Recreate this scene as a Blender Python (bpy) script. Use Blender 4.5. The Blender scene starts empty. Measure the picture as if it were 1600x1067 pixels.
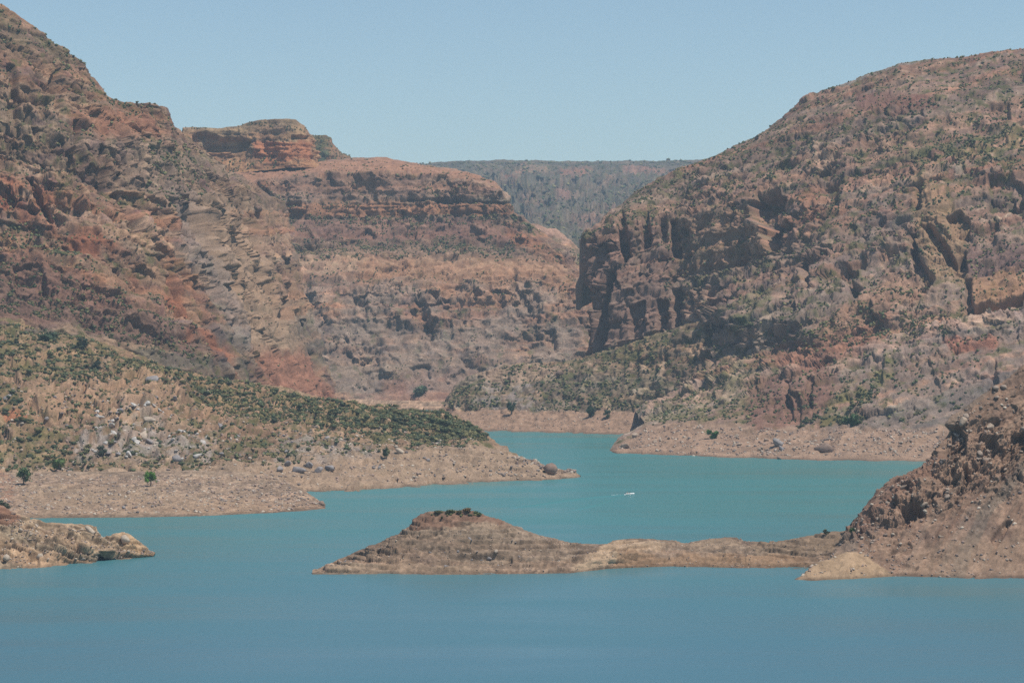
import bpy, math, random
import numpy as np

# ------------------------------------------------------------------ camera, sky, sun, exposure
scene = bpy.context.scene
F_PX, CX, H_CAM, Y_HOR = 3600.0, 800.0, 110.0, 500.0      # focal length in photo pixels, eye height, eye level row
cam_data = bpy.data.cameras.new('camera')
cam = bpy.data.objects.new('camera', cam_data)
scene.collection.objects.link(cam)
cam_data.sensor_width = 36.0
cam_data.lens = 36.0 * F_PX / 1600.0
cam_data.shift_y = (Y_HOR - 533.5) / 1600.0
cam_data.clip_start = 1.0
cam_data.clip_end = 60000.0
cam.location = (0, 0, H_CAM)
cam.rotation_euler = (math.radians(90), 0, 0)
scene.camera = cam

SUN = np.array([0.36, -0.15, 0.92]); SUN /= np.linalg.norm(SUN)
world = bpy.data.worlds.new('World'); scene.world = world
world.use_nodes = True
nt = world.node_tree; nt.nodes.clear()
sky = nt.nodes.new('ShaderNodeTexSky'); sky.sky_type = 'NISHITA'; sky.sun_disc = False
sky.sun_elevation = math.asin(SUN[2]); sky.sun_rotation = math.atan2(SUN[0], SUN[1])
sky.altitude = 800; sky.air_density = 1.0; sky.dust_density = 1.0; sky.ozone_density = 1.0
bg = nt.nodes.new('ShaderNodeBackground'); bg.inputs[1].default_value = 0.12
wo = nt.nodes.new('ShaderNodeOutputWorld')
tint = nt.nodes.new('ShaderNodeVectorMath'); tint.operation = 'MULTIPLY'; tint.inputs[1].default_value = (0.88, 0.955, 0.92)
nt.links.new(sky.outputs[0], tint.inputs[0]); nt.links.new(tint.outputs[0], bg.inputs[0]); nt.links.new(bg.outputs[0], wo.inputs[0])

sd = bpy.data.lights.new('sun', 'SUN'); sun = bpy.data.objects.new('sun', sd)
scene.collection.objects.link(sun)
sd.energy = 4.5; sd.angle = math.radians(0.5); sd.color = (1.0, 0.95, 0.87)
from mathutils import Vector
sun.rotation_euler = Vector(SUN).to_track_quat('Z', 'Y').to_euler()

scene.view_settings.view_transform = 'Standard'
scene.view_settings.look = 'None'
scene.view_settings.gamma = 1.0
scene.view_settings.exposure = 0.0
scene.view_settings.use_curve_mapping = False
scene.cycles.max_bounces = 4
scene.cycles.diffuse_bounces = 2
scene.cycles.glossy_bounces = 2
scene.cycles.volume_bounces = 1
scene.cycles.use_denoising = False

HAZE_DENSITY = 0.48e-4
HAZE_COLOR = (0.62, 0.80, 1.0)

rng = np.random.RandomState(7)
random.seed(7)
f32 = np.float32

# ------------------------------------------------------------------ numpy noise
G = rng.normal(size=(64 * 64 * 64, 3)).astype(f32)
G /= np.linalg.norm(G, axis=1)[:, None]
CJ = rng.rand(64 * 64 * 64, 4).astype(f32)

def _idx(x, y, z):
    return ((x & 63) * 64 + (y & 63)) * 64 + (z & 63)

def pnoise(p):
    """gradient noise, about -1..1, p is (N,3)"""
    pi = np.floor(p).astype(np.int32); pf = (p - pi).astype(f32)
    w = pf * pf * pf * (pf * (pf * 6 - 15) + 10)
    out = np.zeros(len(p), f32)
    for dx in (0, 1):
        wx = w[:, 0] if dx else 1 - w[:, 0]
        for dy in (0, 1):
            wy = w[:, 1] if dy else 1 - w[:, 1]
            for dz in (0, 1):
                wz = w[:, 2] if dz else 1 - w[:, 2]
                g = G[_idx(pi[:, 0] + dx, pi[:, 1] + dy, pi[:, 2] + dz)]
                d = g[:, 0] * (pf[:, 0] - dx) + g[:, 1] * (pf[:, 1] - dy) + g[:, 2] * (pf[:, 2] - dz)
                out += d * wx * wy * wz
    return out * 1.7

ROT = np.array([[0.0, 0.8, 0.6], [-0.8, 0.36, -0.48], [-0.6, -0.48, 0.64]], f32)

def fbm(p, size, octs=4, gain=0.5, off=0.0, aniso=(1, 1, 1), ridge=False, rot=True):
    q = (p / (np.array(aniso, f32) * size)).astype(f32) + off
    a, tot, out = 1.0, 0.0, 0
    for o in range(octs):
        n = pnoise(q)
        if ridge: n = 1 - 2 * np.abs(n)
        out = out + a * n; tot += a
        a *= gain
        q = (q @ ROT.T if rot else q) * 2.03 + 11.7
    return out / tot

def worley(p, size, off=0.0, aniso=(1, 1, 1)):
    """F1, F2-F1, random value of the nearest cell, and a tilted facet over each cell (broken-rock faces)"""
    q = (p / (np.array(aniso, f32) * size)).astype(f32) + off
    wv = pnoise(q * 0.9 + 5.2) * 0.42
    q = q + np.stack([wv, pnoise(q[:, [1, 2, 0]] * 0.9 + 9.7) * 0.42, wv * -0.6], 1)
    b = np.floor(q - 0.5).astype(np.int32)
    f1 = np.full(len(q), 9, f32); f2 = f1.copy(); r = np.zeros(len(q), f32); r2 = r.copy()
    for dx in (0, 1):
        for dy in (0, 1):
            for dz in (0, 1):
                c = b + np.array([dx, dy, dz], np.int32)
                j = CJ[_idx(c[:, 0], c[:, 1], c[:, 2])]
                dv = c + 0.12 + 0.76 * j[:, :3] - q
                d = np.sqrt((dv * dv).sum(1))
                g = G[_idx(c[:, 0], c[:, 1], c[:, 2])]
                near = d < f1
                f2 = np.where(near, f1, np.minimum(f2, d))
                r = np.where(near, j[:, 3], r)
                r2 = np.where(near, (dv * g).sum(1), r2)
                f1 = np.where(near, d, f1)
    return f1, f2 - f1, r, r2

def sstep(a, b, x):
    t = np.clip((x - a) / (b - a), 0, 1)
    return t * t * (3 - 2 * t)

def poly_mask(px, py, poly, soft):
    """1 inside the outline, falling to 0 over soft pixels"""
    P = np.array(poly, f32)
    m = np.zeros(px.shape, f32)
    bb = (px > P[:, 0].min() - soft) & (px < P[:, 0].max() + soft) & (py > P[:, 1].min() - soft) & (py < P[:, 1].max() + soft)
    x = px[bb]; y = py[bb]
    if not len(x): return m
    dmin = np.full(x.shape, 1e9, f32); ins = np.zeros(x.shape, bool)
    for i in range(len(P)):
        a = P[i]; b = P[(i + 1) % len(P)]
        e = b - a
        t = np.clip(((x - a[0]) * e[0] + (y - a[1]) * e[1]) / max(1e-6, float(e @ e)), 0, 1)
        dmin = np.minimum(dmin, np.hypot(x - a[0] - t * e[0], y - a[1] - t * e[1]))
        if a[1] != b[1]:
            c = ((a[1] > y) != (b[1] > y)) & (x < (b[0] - a[0]) * (y - a[1]) / (b[1] - a[1]) + a[0])
            ins ^= c
    s = np.where(ins, dmin, -dmin)
    m[bb] = sstep(-soft * 0.5, soft * 0.5, s)
    return m

def ell(cx, cy, rx, ry, rot=0, n=14):
    r = math.radians(rot)
    return [(cx + rx * math.cos(t) * math.cos(r) - ry * math.sin(t) * math.sin(r),
             cy + rx * math.cos(t) * math.sin(r) + ry * math.sin(t) * math.cos(r)) for t in np.linspace(0, 2 * math.pi, n, endpoint=False)]

# ------------------------------------------------------------------ helpers for objects and materials
def link(name, mesh, parent=None, loc=(0, 0, 0)):
    o = bpy.data.objects.new(name, mesh); scene.collection.objects.link(o)
    o.location = loc
    if parent: o.parent = parent
    return o

def tag(o, label=None, cat=None, group=None, kind=None):
    if label: o['label'] = label
    if cat: o['category'] = cat
    if group: o['group'] = group
    if kind: o['kind'] = kind
    return o

def fast_mesh(name, V, quads=None, tris=None, mat=None, col=None, smooth=False):
    me = bpy.data.meshes.new(name)
    faces = quads if quads is not None else tris
    k = faces.shape[1]
    me.vertices.add(len(V)); me.vertices.foreach_set('co', np.ascontiguousarray(V, f32).ravel())
    me.loops.add(faces.size); me.loops.foreach_set('vertex_index', np.ascontiguousarray(faces, np.int32).ravel())
    me.polygons.add(len(faces)); me.polygons.foreach_set('loop_start', np.arange(0, faces.size, k, dtype=np.int32))
    if smooth: me.polygons.foreach_set('use_smooth', np.ones(len(faces), bool))
    me.update(calc_edges=True)
    if col is not None:
        a = me.attributes.new('stone', 'FLOAT_COLOR', 'POINT')
        c = np.ones((len(V), 4), f32); c[:, :3] = np.clip(col, 0.01, 0.85)
        a.data.foreach_set('color', c.ravel())
    if mat: me.materials.append(mat)
    return me

def new_mat(name):
    m = bpy.data.materials.new(name); m.use_nodes = True
    return m, m.node_tree, m.node_tree.nodes['Principled BSDF']

def rock_material(name, s1=1.2, s2=6.0, bump=0.6, contrast=0.35):
    m, t, b = new_mat(name)
    N, L = t.nodes, t.links
    at = N.new('ShaderNodeAttribute'); at.attribute_name = 'stone'
    tc = N.new('ShaderNodeTexCoord')
    n1 = N.new('ShaderNodeTexNoise'); n1.inputs['Scale'].default_value = 1 / s1; n1.inputs['Detail'].default_value = 4; n1.inputs['Roughness'].default_value = 0.7
    n2 = N.new('ShaderNodeTexNoise'); n2.inputs['Scale'].default_value = 1 / s2; n2.inputs['Detail'].default_value = 3
    L.new(tc.outputs['Object'], n1.inputs['Vector']); L.new(tc.outputs['Object'], n2.inputs['Vector'])
    mr = N.new('ShaderNodeMapRange'); mr.inputs['From Min'].default_value = 0.3; mr.inputs['From Max'].default_value = 0.7
    mr.inputs['To Min'].default_value = 1 - contrast; mr.inputs['To Max'].default_value = 1 + contrast
    L.new(n1.outputs['Fac'], mr.inputs['Value'])
    mr2 = N.new('ShaderNodeMapRange'); mr2.inputs['From Min'].default_value = 0.3; mr2.inputs['From Max'].default_value = 0.7
    mr2.inputs['To Min'].default_value = 0.88; mr2.inputs['To Max'].default_value = 1.12
    L.new(n2.outputs['Fac'], mr2.inputs['Value'])
    mu = N.new('ShaderNodeMath'); mu.operation = 'MULTIPLY'
    L.new(mr.outputs[0], mu.inputs[0]); L.new(mr2.outputs[0], mu.inputs[1])
    vm = N.new('ShaderNodeVectorMath'); vm.operation = 'SCALE'
    L.new(at.outputs['Color'], vm.inputs[0]); L.new(mu.outputs[0], vm.inputs['Scale'])
    L.new(vm.outputs[0], b.inputs['Base Color'])
    b.inputs['Roughness'].default_value = 0.92
    b.inputs['Specular IOR Level'].default_value = 0.15
    bp = N.new('ShaderNodeBump'); bp.inputs['Strength'].default_value = bump; bp.inputs['Distance'].default_value = s1 * 0.6
    L.new(n1.outputs['Fac'], bp.inputs['Height']); L.new(bp.outputs[0], b.inputs['Normal'])
    return m

M_NEAR = rock_material('rock_near', 0.7, 5.0, 0.7, 0.22)
M_MID = rock_material('rock_mid', 1.1, 8.0, 0.9, 0.38)
M_FAR = rock_material('rock_far', 1.8, 14.0, 0.9, 0.38)
M_PLATEAU = rock_material('rock_plateau', 14.0, 60.0, 0.8, 0.35)

def foliage_material(name):
    m, t, b = new_mat(name)
    N, L = t.nodes, t.links
    at = N.new('ShaderNodeAttribute'); at.attribute_name = 'stone'
    tc = N.new('ShaderNodeTexCoord')
    n = N.new('ShaderNodeTexNoise'); n.inputs['Scale'].default_value = 1.6; n.inputs['Detail'].default_value = 2
    L.new(tc.outputs['Object'], n.inputs['Vector'])
    mr = N.new('ShaderNodeMapRange'); mr.inputs['From Min'].default_value = 0.3; mr.inputs['From Max'].default_value = 0.7
    mr.inputs['To Min'].default_value = 0.65; mr.inputs['To Max'].default_value = 1.4
    L.new(n.outputs['Fac'], mr.inputs['Value'])
    vm = N.new('ShaderNodeVectorMath'); vm.operation = 'SCALE'
    L.new(at.outputs['Color'], vm.inputs[0]); L.new(mr.outputs[0], vm.inputs['Scale'])
    L.new(vm.outputs[0], b.inputs['Base Color'])
    b.inputs['Roughness'].default_value = 0.8; b.inputs['Specular IOR Level'].default_value = 0.2
    return m
M_LEAF = foliage_material('foliage')

# ------------------------------------------------------------------ terrain patches
def water_D(py): return F_PX * H_CAM / (py - Y_HOR)

def to_world(px, py, D):
    return np.stack([(px - CX) / F_PX * D, D, H_CAM + (Y_HOR - py) / F_PX * D], -1)

def to_px(P):
    D = P[..., 1]
    return CX + P[..., 0] / D * F_PX, Y_HOR + (H_CAM - P[..., 2]) / D * F_PX

def gsmooth(a, sig):
    if sig < 0.5: return a
    k = int(sig * 3); w = np.exp(-0.5 * (np.arange(-k, k + 1) / sig) ** 2); w /= w.sum()
    pad = np.concatenate([2 * a[0] - a[k:0:-1], a, 2 * a[-1] - a[-2:-k - 2:-1]])
    return np.convolve(pad, w, 'valid')

def terrace(Y, seed, lay, amt, dipx):
    """turns an even slope into beds: flat treads and steep risers of uneven height"""
    out = 0; lip = 0
    for k, (l_, a_) in enumerate(((lay, amt), (lay * 0.37, amt * 0.8))):
        z = Y[:, 2] - Y[:, 0] * dipx + lay * 0.6 * fbm(Y, 34, 3, off=81 + seed + k, aniso=(1.6, 1, 1)) + lay * 0.1 * fbm(Y, 6, 2, off=86 + seed + k)
        q = z / l_; qi = np.floor(q); qf = (q - qi).astype(f32)
        h = CJ[_idx(qi.astype(np.int64), qi.astype(np.int64) * 5 + k, qi.astype(np.int64) * 9), 2]
        lo = 0.35 + 0.45 * h
        m = sstep(-0.25, 0.2, fbm(Y, 17, 3, off=91 + seed + k * 7))
        out = out + l_ * (sstep(lo, lo + 0.16, qf) - qf) * m * a_
        lip = lip + l_ * (0.5 if lay < 8 else 0.06) * a_ * m * sstep(lo + 0.03, lo + 0.10, qf) * (1 - sstep(lo + 0.14, 1.0, qf))
    return out, lip

class Row:
    def __init__(s, pts, amp=1.0, water=False, dD=None, z=None, wob=0.0):
        s.pts, s.amp, s.water, s.dD, s.z, s.wob = pts, amp, water, dD, z, wob

SURF = {}
TONE_ALL = np.array([0.765, 0.70, 0.645], f32)

def patch(name, rows, step, mat, rough, paint, sigD=14, warp=6.0, stamps=(), colors=(), dip=(0.0, 0.0), seed=0, edge=False, endfade=0, wet=True, fades=()):
    """lofts a rock surface through 3D contour lines (shore, ledges, crest, back), roughens it and links it as one object"""
    w0 = max(r.pts[-1][0] - r.pts[0][0] for r in rows if r.pts)
    # more columns where the surface runs away from the viewer, fewer outside the frame
    tt = np.linspace(0, 1, 801); gr = np.zeros(801); inn = np.zeros(801); cnt = 0
    for r in rows:
        if r.pts and not r.water and len([1 for p in r.pts if len(p) > 2]) > 1 and r.amp > 0:
            x = r.pts[0][0] + (r.pts[-1][0] - r.pts[0][0]) * tt
            k = [(p[0], p[2]) for p in r.pts if len(p) > 2]
            D = gsmooth(np.interp(x, [a for a, _ in k], [b for _, b in k]), 8)
            gr += np.abs(np.gradient(D, x)); inn += (x > -30) & (x < 1630); cnt += 1
    dens = (1 + np.clip(gr / max(cnt, 1) / 5.0 - 0.4, 0, 1.1)) * np.where(inn / max(cnt, 1) > 0.4, 1, 0.45)
    cum = np.concatenate([[0], np.cumsum((dens[1:] + dens[:-1]) / 2)]) / 800
    nu = int(w0 * cum[-1] / step) + 1
    tu = np.interp(np.linspace(0, cum[-1], nu), cum, tt)
    lines = []
    for r in rows:
        if r.pts:
            x = np.array([p[0] for p in r.pts], float); y = np.array([p[1] for p in r.pts], float)
            px = x[0] + (x[-1] - x[0]) * tu
            py = np.interp(px, x, y)
            if r.water: D = water_D(py)
            else:
                k = [(p[0], p[2]) for p in r.pts if len(p) > 2]
                D = np.interp(px, [a for a, _ in k], [b for _, b in k])
                D = gsmooth(D, sigD / step)
            L = to_world(px, py, D)
            if r.z is not None: L[:, 2] = r.z
        else:                                   # derived from the previous line: dD metres further, at height z (or z offset)
            L = lines[-1].copy()
            s = (L[:, 1] + r.dD) / L[:, 1]
            L[:, 0] *= s; L[:, 1] *= s
            if isinstance(r.z, tuple): L[:, 2] += r.z[0]
            else: L[:, 2] = r.z
        lines.append(L)
    segs, amps = [], []
    for i in range(len(lines) - 1):
        ax, ay = to_px(lines[i]); bx, by = to_px(lines[i + 1])
        hidden = not rows[i + 1].pts
        d = np.percentile(np.hypot(ax - bx, ay - by), 85)
        n = max(2, int(math.ceil(d / step)))
        if hidden and i > 0: n = min(n, 8)
        n = max(n, 3)
        for k in range(n):
            t = k / n
            segs.append(lines[i] * (1 - t) + lines[i + 1] * t)
            amps.append(rows[i].amp * (1 - t) + rows[i + 1].amp * t)
    segs.append(lines[-1]); amps.append(rows[-1].amp)
    P = np.array(segs, f32); A = np.array(amps, f32)
    nv = len(P)
    # irregular ledges: look the lofted grid up with a wandering offset
    if warp:
        Q = P.reshape(-1, 3)
        wv = (fbm(Q, 90, 3, off=3.3 + seed) * warp * np.repeat(np.minimum(A, 1), nu)).reshape(nv, nu)
        vi = np.clip(np.arange(nv)[:, None] + wv / step, 0, nv - 1.001)
        i0 = vi.astype(int); fr = (vi - i0)[..., None]
        cols = np.arange(nu)[None, :].repeat(nv, 0)
        P2 = P[i0, cols] * (1 - fr) + P[i0 + 1, cols] * fr
        P = P2.astype(f32)
    # normals of the smooth base
    sm = P.copy()
    du = np.gradient(sm, axis=1); dv = np.gradient(sm, axis=0)
    Nn = np.cross(du, dv)
    Nn /= np.linalg.norm(Nn, axis=2)[..., None] + 1e-9
    flip = Nn[..., 1] > 0
    front = np.sign(-(Nn[..., 1]).mean()) or 1
    Nn *= front
    k = 5
    for ax in (0, 1):
        S = np.cumsum(np.concatenate([np.repeat(np.take(Nn, [0], ax), k + 1, ax), Nn, np.repeat(np.take(Nn, [-1], ax), k, ax)], ax), axis=ax)
        n_ = Nn.shape[ax]
        Nn = (np.take(S, range(2 * k + 1, 2 * k + 1 + n_), ax) - np.take(S, range(0, n_), ax)) / (2 * k + 1)
    Nn /= np.linalg.norm(Nn, axis=2)[..., None] + 1e-9
    X = P.reshape(-1, 3); NN = Nn.reshape(-1, 3)
    amp = np.repeat(A, nu)
    px, py = to_px(X)
    wx = fbm(X, 14, 3, off=9.1 + seed) * 7; wy = fbm(X, 14, 3, off=23.7 + seed) * 7
    # strata frame: rotate so that layers dip
    Xs = X.copy(); Xs[:, 2] = X[:, 2] - X[:, 0] * dip[0] - X[:, 1] * dip[1]
    slope = 1 - np.abs(NN[:, 2])
    ctx = dict(X=X, Xs=Xs, N=NN, px=px, py=py, wx=px + wx, wy=py + wy, slope=slope, amp=amp, seed=seed)
    d, nh = rough(ctx)
    face = np.abs((NN * (X - np.array([0, 0, H_CAM], f32))).sum(1)) / np.linalg.norm(X - np.array([0, 0, H_CAM], f32), axis=1)
    d = d * (0.5 + 0.5 * sstep(0.08, 0.42, face)) if edge else d
    for poly, f_ in fades: d = d * (1 + (f_ - 1) * poly_mask(px, py, poly, 30))
    if endfade: d = d * (0.15 + 0.85 * sstep(0, endfade, np.tile(tu, nv) * w0))
    for poly, depth, soft in stamps:
        d = d + depth * poly_mask(px + wx * 0.45, py + wy * 0.45, poly, soft)
    Nd = NN * np.array([1, 1, nh], f32)
    Y = X + Nd * (d * amp)[:, None]
    if 'terr' in ctx:
        tmix = f32(0.06 if ctx['terr'][0] < 8 else 0.06)
        ta = np.minimum(1, amp * 2.2) if ctx['terr'][0] < 8 else np.minimum(1, amp * 1.1) ** 2
        up, lip = terrace(X * (1 - tmix) + Y * tmix, seed, *ctx['terr'])
        Y[:, 2] += up * ta
        nhz = NN[:, :2] / (np.linalg.norm(NN[:, :2], axis=1)[:, None] + 0.15)
        Y[:, :2] += nhz * (lip * ta)[:, None]
    ctx['Y'] = Y; ctx['d'] = d; ctx['X'] = Y.astype(f32)
    C = paint(ctx).astype(f32) * TONE_ALL
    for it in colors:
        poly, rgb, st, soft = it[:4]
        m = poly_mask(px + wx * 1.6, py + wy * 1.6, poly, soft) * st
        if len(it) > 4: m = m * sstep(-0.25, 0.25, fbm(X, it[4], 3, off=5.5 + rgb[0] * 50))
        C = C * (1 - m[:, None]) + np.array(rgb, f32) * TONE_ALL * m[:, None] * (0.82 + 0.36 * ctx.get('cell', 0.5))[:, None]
    lum = C.mean(1, keepdims=True)
    C = np.clip(lum + (C - lum) * 1.2, 0.02, 0.8)
    if wet: C = C * (1 - 0.4 * sstep(1.5, 0.3, Y[:, 2] + 0.25 * fbm(Y, 6, 2)))[:, None]
    idx = np.arange(nv * nu, dtype=np.int32).reshape(nv, nu)
    a = idx[:-1, :-1].ravel(); b = idx[:-1, 1:].ravel(); c = idx[1:, 1:].ravel(); e = idx[1:, :-1].ravel()
    me = fast_mesh(name, Y, quads=np.stack([a, b, c, e], 1), mat=mat, col=C)
    o = link(name, me); tag(o, kind='structure')
    g = Y.reshape(nv, nu, 3)
    nn = np.cross(np.gradient(g, axis=1), np.gradient(g, axis=0)).reshape(-1, 3) * front
    nn /= np.linalg.norm(nn, axis=1)[:, None] + 1e-9
    SURF.setdefault(name, []).append(dict(Y=Y, n=nn, px=px, py=py, N=NN, nv=nv, nu=nu))
    return SURF[name][-1]

# ---- roughness recipes: displacement in metres and how much of the normal's rise it keeps
def r_cliff(big=14, strata=4.0, block=3.5, joint=6, bs=16, lay=7, fine=1.0, nh=0.35, rill=0.0, lean=(0.0, 0.0), crack=1.0, calm=(), terr=None):
    def f(c):
        if terr: c['terr'] = terr
        X, Xs, s = c['X'], c['Xs'], c['seed']
        d = big * fbm(X, 110, 4, off=1.1 + s, aniso=(1, 1, 1.9))
        # joints and gullies run down the wall, leaning sideways by `lean`
        Xj = X.copy(); Xj[:, 0] += X[:, 2] * lean[0]; Xj[:, 1] += X[:, 2] * lean[1]
        wob = 0.25 * bs * fbm(X, bs * 1.6, 2, off=77 + s)
        Xj[:, 0] += wob * 2
        j1 = fbm(Xj, 46, 3, off=4.2 + s, aniso=(1, 1, 3.2), ridge=True, rot=False)
        d += joint * (j1 - 0.2)
        j2 = fbm(Xj, 21, 2, off=14.2 + s, aniso=(1, 1, 3.6), ridge=True, rot=False)
        pm = sstep(-0.1, 0.25, fbm(X, 80, 3, off=19 + s))
        d -= crack * joint * 1.3 * pm * sstep(0.55, 0.85, -j1 + 0.15) + crack * joint * 0.7 * pm * sstep(0.45, 0.8, -j2 + 0.1)
        rough_m = 0.35 + 0.95 * sstep(-0.3, 0.35, fbm(X, 50, 3, off=25 + s))
        for poly, f_ in calm: rough_m *= 1 + (f_ - 1) * poly_mask(c['wx'], c['wy'], poly, 14)
        _, e1, r1, t1 = worley(Xs, bs, off=2.0 + s, aniso=(1, 1, 1.35))
        d += rough_m * (block * 0.9 * (r1 - 0.5) * 2 + block * 1.1 * t1)
        _, e2, r2, t2 = worley(Xs, bs * 0.4, off=7.0 + s, aniso=(1.1, 1.1, 0.9))
        d += rough_m * (block * 0.42 * (r2 - 0.5) * 2 + block * 0.5 * t2)
        _, e3, r3, t3 = worley(Xs, bs * 0.17, off=9.0 + s)
        d += rough_m * block * (0.2 * (r3 - 0.5) * 2 + 0.25 * t3)
        zz = Xs[:, 2] + 2.2 * fbm(X, 60, 3, off=6.6 + s)
        l = zz / lay; li = np.floor(l).astype(np.int64); lf = l - li
        h0 = CJ[_idx(li, li * 7 + 3, li * 13 + 5), 0]; h1 = CJ[_idx(li + 1, li * 7 + 10, li * 13 + 18), 0]
        st = h0 + (h1 - h0) * sstep(0.8, 1.0, lf)
        l2 = zz / (lay * 0.31) + 17.3; li2 = np.floor(l2).astype(np.int64); lf2 = l2 - li2
        g0 = CJ[_idx(li2, li2 * 5 + 1, li2 * 11 + 2), 1]; g1 = CJ[_idx(li2 + 1, li2 * 5 + 6, li2 * 11 + 13), 1]
        st2 = g0 + (g1 - g0) * sstep(0.7, 1.0, lf2)
        lm = 0.15 + 0.85 * sstep(-0.2, 0.3, fbm(X, 55, 3, off=15 + s))
        d += strata * lm * ((st - 0.5) * 2 + (st2 - 0.5) * 0.9)
        if rill:
            d += rill * fbm(Xj, 9, 3, off=31 + s, aniso=(1, 1, 5), ridge=True, rot=False)
        d += fine * fbm(X, 4, 3, off=8 + s, gain=0.65)
        c['cell'] = r2; c['cell1'] = r1; c['cell3'] = r3; c['lay'] = 0.5 + (st - 0.5) * lm; c['lay2'] = 0.5 + (st2 - 0.5) * lm; c['zz'] = zz
        return d, nh
    return f

def r_slope(big=5, gully=2.5, block=1.4, bs=9, fine=0.7, strata=0.0, lay=3.0, nh=0.8, rub=0.45, terr=None, beds=0.0):
    def f(c):
        if terr: c['terr'] = terr
        X, Xs, s = c['X'], c['Xs'], c['seed']
        d = big * fbm(X, 70, 3, off=1.7 + s) + gully * fbm(X, 24, 3, off=2.9 + s, aniso=(1, 2.2, 2), ridge=True, rot=False)
        _, e1, r1, q1 = worley(X, bs, off=3.1 + s, aniso=(1, 1.9, 1))
        d += 0.45 * block * fbm(X, bs * 1.3, 3, off=66 + s, aniso=(1, 1.8, 1), ridge=True)
        if beds:
            bd = fbm(Xs, 1.3, 3, off=38 + s, aniso=(9, 9, 1), rot=False)
            d += beds * (bd + 0.6 * sstep(0.05, 0.2, bd))
        bm = 0.15 + 0.85 * sstep(-0.25, 0.25, fbm(X, 40, 3, off=12 + s))
        d += bm * block * ((r1 - 0.5) * 2 + 0.6 * sstep(0, 0.3, e1) + 0.9 * q1)
        _, e2, r2, q2 = worley(X, bs * 0.33, off=5.1 + s, aniso=(1, 1.7, 1))
        d += rub * ((r2 > 0.55) * (r2 - 0.4) * 2.2 * sstep(0, 0.25, e2))
        st = 0.5
        if strata:
            zz = Xs[:, 2] + 1.2 * fbm(X, 30, 2, off=6.6 + s)
            l = zz / lay; li = np.floor(l).astype(np.int64); lf = l - li
            h0 = CJ[_idx(li, li * 7 + 3, li * 13 + 5), 0]; h1 = CJ[_idx(li + 1, li * 7 + 10, li * 13 + 18), 0]
            st = h0 + (h1 - h0) * sstep(0.75, 1.0, lf)
            d += strata * (0.2 + 0.8 * sstep(-0.1, 0.3, fbm(X, 26, 2, off=17 + s))) * (st - 0.5) * 2
        d += fine * fbm(X, 4, 3, off=8.8 + s)
        c['cell3'] = r2; c['cell'] = r2; c['cell1'] = r1; c['lay'] = st if strata else r1; c['lay2'] = r2; c['zz'] = X[:, 2]
        return d, nh
    return f

def mixc(a, b, t):
    return np.array(a, f32) * (1 - t[:, None]) + np.array(b, f32) * t[:, None]

def p_rock(base, alt, dark, pale, veg=None, vegamt=0.0, layamt=0.5, band=17.0, bandamt=1.0):
    """stone colour: beds, blocks and stains of four minerals, a little green cover"""
    def f(c):
        X, s = c['X'], c['seed']
        n1 = sstep(-0.35, 0.35, fbm(X, 60, 4, off=21 + s))
        C = mixc(base, alt, n1)
        n2 = sstep(0.0, 0.45, fbm(X, 22, 4, off=33 + s, gain=0.6))
        C = C * (1 - 0.7 * n2[:, None]) + np.array(dark, f32) * 0.7 * n2[:, None]
        n3 = sstep(0.12, 0.5, fbm(X, 17, 4, off=44 + s, gain=0.6))
        C = C * (1 - 0.7 * n3[:, None]) + np.array(pale, f32) * 0.7 * n3[:, None]
        zb = (c['Xs'][:, 2] + 5 * fbm(X, 70, 3, off=97 + s)) 
        for th, am in ((band, 1.0), (band * 0.27, 0.6)):
            bi = np.floor(zb / th).astype(np.int64)
            cb = CJ[_idx(bi, bi * 3 + 1, bi * 7 + 2)][:, :3] - 0.5
            C = C * (1 + bandamt * am * (cb[:, :1] * np.array([[0.30, 0.0, -0.14]], f32) + 0.42 * cb[:, 1:2]))
        C *= (1 + layamt * (c['lay'] - 0.5) + 0.35 * layamt * (c['lay2'] - 0.5))[:, None]
        C *= (0.74 + 0.30 * c['cell'] + 0.22 * c['cell3'])[:, None] * (0.86 + 0.28 * c['cell1'])[:, None]
        C *= (1 + 0.35 * np.clip(fbm(X, 3.2, 3, off=71 + s, gain=0.7), -1, 1))[:, None]
        if veg is not None:
            g = sstep(0.0, 0.3, fbm(X, 16, 4, off=51 + s, gain=0.65) + vegamt) * sstep(0.75, 0.35, c['slope'])
            C = C * (1 - g[:, None] * 0.75) + np.array(veg, f32) * g[:, None] * 0.75
        return C
    return f

TAN = (0.36, 0.255, 0.185); BROWN = (0.235, 0.15, 0.105); PURPLE = (0.15, 0.095, 0.095); RED = (0.30, 0.125, 0.075)
ORANGE = (0.40, 0.20, 0.115); CREAM = (0.52, 0.41, 0.32); GREY = (0.27, 0.245, 0.235); PINK = (0.40, 0.235, 0.185)
SAND = (0.40, 0.30, 0.22); GREEN = (0.10, 0.115, 0.05); LILAC = (0.34, 0.29, 0.29); BEIGE = (0.33, 0.25, 0.19)

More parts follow.
